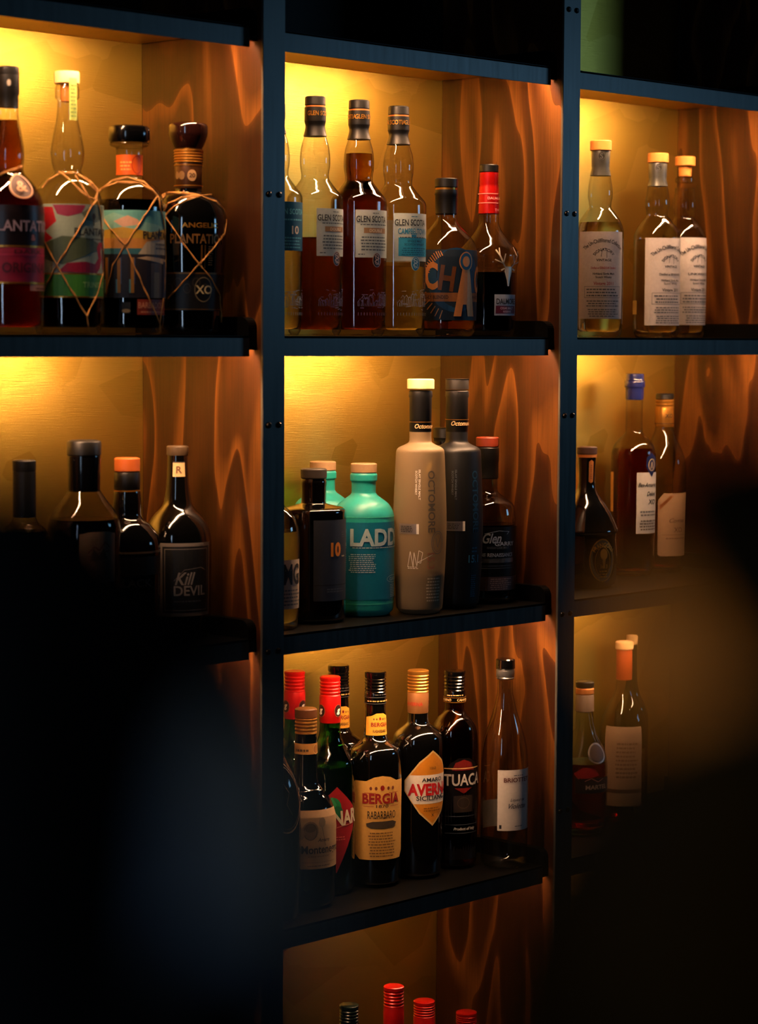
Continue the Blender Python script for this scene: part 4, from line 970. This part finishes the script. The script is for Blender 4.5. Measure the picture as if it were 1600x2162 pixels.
b.label('capsule_print', 15, None, [('R', -66, 1470, 66, 1471.2, GOLD), ('R', -66, 1480, 66, 1481.2, GOLD), (T, 'LIVORNO', -26, 1475.5, 5, CREAM, {'w': 26}), (T, 'CANNELLA', 16, 1475.5, 5, CREAM, {'w': 34}), ('LN', -24, 20, 1462, 1467, 1, CREAM)], rfix=22.9*b.k)
TW = pm('#b8b2aa', .45)
b.label('label', 24, (('P', [(-40, 1814), (-40, 1628), (-30, 1608), (-12, 1596), (12, 1596), (30, 1608), (40, 1628), (40, 1814)]), pm('#0a0606', .35)), [('P', [(-26, 1622), (-18, 1606), (0, 1599), (18, 1606), (26, 1622)], pm('#6a1410', .45)), ('R', -42, 1617, 42, 1619, CREAM), (T, 'TUACA', 2, 1642, 24, TW, {'w': 88, 'bold': .03}), ('P', [(-20, 1660), (20, 1660), (0, 1672)], pm('#6a1410', .45)), ('R', -22, 1676, 22, 1712, pm('#241a14', .5)), ('O', 0, 1692, 14, 12, 1.2, pm('#4a3a2c', .5)), ('R', -40, 1720, 40, 1721, GREYI), ('R', -40, 1738, 40, 1739, GREYI), (T, 'Product of Italy', 4, 1747, 6, TW, {'w': 50, 'shear': .2}), ('R', -40, 1756, 40, 1757, GREYI)])
b = Bottle('liqueur_bottle', 'clear slope-shouldered bottle with black cap and plain white label', 1063, 'S4', [(1424, 17), (1430, 19), (1434, 16), (1462, 16.5), (1480, 20), (1500, 24.5), (1525, 32), (1550, 40), (1575, 46), (1600, 49), (1640, 50), (1816, 49), (1830, 44)], glass='clear', base=1830, Yo=.063)
b.part('cap', [(1391, 18), (1393, 20), (1411, 20.3), (1413, 18)], BLKG)
b.part('collar', [(1413, 17), (1415, 19.3), (1427, 19.3), (1429, 18), (1431, 19.5), (1434, 17)], SILV)
b.label('label', 32, (('R', -42, 1620, 44, 1748), pm('#b9b4ae', .65)), [(T, 'BRIOTTET', 2, 1641, 9, pm('#5a2a20', .6), {'w': 62}), ('LN', -8, 16, 1629, 1633, 1, GREYI), (T, 'Liqueur de', 2, 1683, 6, GREYI, {'shear': .4, 'w': 34}), (T, 'Violette', 2, 1696, 10, GREYI, {'shear': .5, 'w': 42}), ('LN', -6, 14, 1736, 1740, 1, GREYI), ('R', -38, 1736, -33, 1744, INK)])
b.label('back_label', 208, (('R', -36, 1700, 30, 1758), pm('#958c84', .65)))

# ---- third row, right bay
b = Bottle('cognac_bottle', 'bottle with a grey capsule and a round medal hanging on a chain', 1231, 'S4', [(1500, 18), (1520, 19), (1540, 22), (1560, 30), (1580, 40), (1600, 47), (1625, 50), (1740, 50), (1764, 46)], glass='clear', liq=(1612, 'rust'), base=1766)
b.part('cap', [(1437, 17), (1439, 19.5), (1449, 19), (1451, 17)], BLK)
b.part('collar', [(1451, 17.5), (1453, 19.8), (1463, 20), (1465, 18.5)], COPPER)
b.part('capsule', [(1465, 18.5), (1467, 19.5), (1501, 20), (1503, 18.5)], pm('#6a5a4c', .45, .4))
b.net([[(1240, 1503), (1243, 1530), (1249, 1552), (1256, 1568)], [(1246, 1503), (1248, 1526), (1254, 1550), (1261, 1568)]], SILV, .0009, name='chain')
b.label('medal', 36, (('E', 0, 1587, 20, 22), SILV), [('E', 0, 1587, 16, 18, pm('#2c2018', .4)), ('O', 0, 1587, 19, 21, 1.5, pm('#c8b8a0', .3, .8))], off=.003)
b.label('label', 30, (('R', -44, 1640, 44, 1672), pm('#1a0f0c', .5)), [(T, 'MARTEL', 4, 1659, 9, pm('#8a7a70', .5), {'w': 52}), ('S', [(-24, 1646), (-10, 1640), (6, 1648), (20, 1642)], 1.4, pm('#9a6a5a', .5))])
b.label('red_emblem', 10, (('P', [(-30, 1630), (-10, 1616), (14, 1618), (26, 1634), (0, 1640), (-20, 1642)]), pm('#7a1410', .5)))
b = Bottle('wine_bottle', 'tall slender bottle with a cream cap and orange capsule, behind the medal bottle', 1314, 'S4', [(1434, 16), (1455, 18), (1472, 24), (1490, 33), (1510, 42), (1530, 48), (1560, 51), (1700, 51), (1728, 48), (1740, 42)], glass='clear', liq=(1580, 'rust'), base=1742)
b.part('cap', [(1353, 17), (1355, 19.2), (1368, 19.2), (1370, 17.5)], CORK)
b.part('capsule', [(1370, 16.5), (1372, 17), (1433, 17), (1435, 16)], pm('#a84a16', .4))
b.label('label', 4, (('R', -46, 1530, 40, 1700), pm('#8c7258', .6)), [('R', -46, 1664, 40, 1672, pm('#4a3626', .6)), ('LN', -20, 30, 1560, 1640, 9, pm('#5e4836', .6))])
b = Bottle('wine_bottle', 'slim bottle with a pale cap showing above the tall slender bottle', 1333, 'S4', [(1360, 10), (1440, 12), (1470, 18), (1500, 32), (1530, 36), (1700, 36), (1712, 34)], Y=.2, glass='green')
b.part('cap', [(1341, 10), (1342, 12), (1358, 12), (1361, 11)], CREAM)

# ---- lowest row, middle bay: screw-capped bottles cut by the frame
def low(xc, top, m, hw, lab, Y, gm):
    b = Bottle('spirit_bottle', lab, xc, 'S5', [(top+42, hw-1), (top+90, hw), (top+120, hw+5), (top+150, hw+22), (top+175, hw+30), (top+400, hw+30)], Y=Y, glass=gm)
    b.ribs('screw_cap', top, top+44, hw, 5, m, 6, 1.5)
    b.part('capsule', [(top+44, hw-.5), (top+46, hw), (top+84, hw+.3), (top+85, hw-.5)], m)
low(736, 2118, pm('#0c1a14', .25), 20.5, 'bottle with a dark green cap at bottom edge, left of the red caps', .06, BLACKGLASS)
low(830, 2080, RED, 21.5, 'bottle with a red ribbed cap at bottom edge, leftmost of the red caps', .05, 'green')
low(894, 2102, RED, 22.5, 'bottle with a red ribbed cap at bottom edge, middle of the red caps', .09, 'green')
low(983, 2120, RED, 22, 'bottle with a red ribbed cap at bottom edge, rightmost of the red caps', .09, 'green')

# ------------------------------------------------------------------ foreground: plants on the near counter, close to the lens
def spot(name, loc, target, power, colr, ang, blend=.6, size=.05):
    l = bpy.data.lights.new(name, 'SPOT')
    l.energy, l.color, l.spot_size, l.spot_blend, l.shadow_soft_size = power, colr, R_(ang), blend, size
    o = bpy.data.objects.new(name, l); col.objects.link(o)
    o.location = loc
    o.rotation_euler = (Vector(target)-Vector(loc)).to_track_quat('-Z', 'Y').to_euler()
CT = 1.02
cc = CAM+Vector((math.cos(yw), math.sin(yw), 0))*.62
tag(boxes('bar_counter', [(-.9, -.22, -CT, .9, .30, -.04), (-.95, -.26, -.04, .95, .34, 0)], pm('#15100c', .4, grain=12), bevel=.004), 'dark bar counter in the near foreground below the picture, carrying the blurred plants', 'counter')
o = bpy.data.objects['bar_counter']; o.location = (cc.x, cc.y, CT); o.rotation_euler = (0, 0, yw-math.pi/2)
def leafy(name, lab, potx, potd, leaves):
    base = atZ(potx, 1081, 0)
    d = ray(potx, 1081); d.z = 0; d.normalize()
    P = Vector((CAM.x, CAM.y, 0))+d*potd; P.z = CT
    root = tag(empty(name, P), lab, 'plant')
    lathe('pot', [(.105, 0), (.105, .052), (.12, .053), (.12, .060), (.105, .060), (.01, .044), (0, .042), (0, 0)], pm('#1c1a1a', .6), root, 40)
    for (pts, dist, m, tilt) in leaves:
        bm = bmesh.new()
        rows = []
        n = len(pts)
        C = []
        for i, (x, y, h) in enumerate(pts):
            dd = (dist[0]+(dist[1]-dist[0])*i/(n-1))*.60
            c = CAM+ray(x, y)*dd
            C.append((c, h*dd/FPX))
        for i, (c, h) in enumerate(C):
            t = (C[min(i+1, n-1)][0]-C[max(i-1, 0)][0]).normalized()
            wd = t.cross(FW).normalized()
            wd = (wd*math.cos(R_(tilt))+FW*math.sin(R_(tilt))).normalized()
            row = []
            for k in range(-4, 5):
                q = k/4
                row.append(c-P+wd*h*q+FW*(abs(q)*h*.22)+FW*(math.sin(i*1.3+k)*.0006))
            rows.append(row)
        for off in (0, .0012):
            V = [[bm.verts.new(p+FW*off) for p in r] for r in rows]
            for a, b2 in zip(V, V[1:]):
                for k in range(8):
                    f = bm.faces.new((a[k], a[k+1], b2[k+1], b2[k])); f.smooth = True
            if off == 0: V0 = V
        for a, b2 in zip(range(len(V0)-1), range(1, len(V0))):
            for k in (0, 8):
                bm.faces.new((V0[a][k], V0[b2][k], V[b2][k], V[a][k]))
        bmesh.ops.recalc_face_normals(bm, faces=bm.faces[:])
        me = bpy.data.meshes.new('leaf'); bm.to_mesh(me); bm.free(); me.materials.append(m)
        lf = link('leaf', me, root)
        bm = bmesh.new()
        s0 = C[0][0]-P; e0 = Vector((s0.x*.12, s0.y*.12, .10))
        m1 = Vector((s0.x*.75, s0.y*.75, s0.z*.55+.05))
        tube(bm, [e0, (e0*.5+m1*.5)+Vector((0, 0, .004)), m1, m1*.4+s0*.6, s0], .0018, 6)
        me = bpy.data.meshes.new('stem'); bm.to_mesh(me); bm.free(); me.materials.append(pm('#1a2010', .5))
        link('stem', me, lf)
    return root
LFD = pm('#040405', .6)
LFB = pm('#47515e', .55)  # bluish haze put into this leaf's colour, paler than its neighbours
LFM = pm('#cc7c00', .6)
LFK = pm('#1c1408', .6)
leafy('potted_plant', 'blurred dark broad-leaved potted plant filling the lower left foreground', -60, .46, [
    ([(60, 2450, 120), (60, 2250, 400), (60, 1950, 470), (40, 1650, 430), (10, 1400, 400), (-10, 1250, 350), (-40, 1130, 260), (-80, 1040, 120), (-90, 1010, 10)], (.44, .46), LFD, 8),
    ([(360, 2450, 90), (360, 2200, 300), (350, 1900, 330), (340, 1650, 300), (330, 1450, 240), (310, 1330, 190), (300, 1230, 110), (290, 1190, 10)], (.47, .50), LFD, -10),
    ([(520, 2500, 60), (500, 2300, 160), (510, 2050, 190), (500, 1850, 170), (490, 1680, 140), (480, 1560, 100), (470, 1460, 8)], (.40, .43), LFB, 20),
    ([(540, 2500, 60), (480, 2350, 190), (450, 2200, 230), (440, 2080, 170), (440, 2000, 60), (440, 1980, 8)], (.37, .38), LFD, 0),
])
leafy('potted_plant', 'blurred plant with black and mustard leaves in the lower right foreground', 1860, .50, [
    ([(2300, 1560, 200), (2050, 1420, 330), (1850, 1250, 370), (1700, 1150, 310), (1570, 1090, 240), (1450, 1040, 150), (1350, 1000, 10)], (.40, .40), LFD, -10),
    ([(1430, 2600, 330), (1420, 2300, 400), (1420, 2100, 390), (1450, 1950, 350), (1510, 1780, 310), (1540, 1640, 230), (1560, 1540, 110), (1570, 1480, 10)], (.43, .43), LFK, 10),
    ([(1750, 1950, 60), (1690, 1730, 180), (1590, 1560, 210), (1490, 1420, 200), (1400, 1310, 150), (1320, 1200, 10)], (.45, .47), LFM, 25),
])
for _m in (LFD, LFK, LFB):
    _m.node_tree.nodes['Principled BSDF'].inputs['Specular IOR Level'].default_value = .05
spot('leaf_fill_spot', CAM-RT*.10+UP*.03-FW*.4, CAM+ray(1435, 1300)*.276, 55, (1, .70, .12), 2.5, 1)  # added spot behind the lens, only brightens the mustard leaf
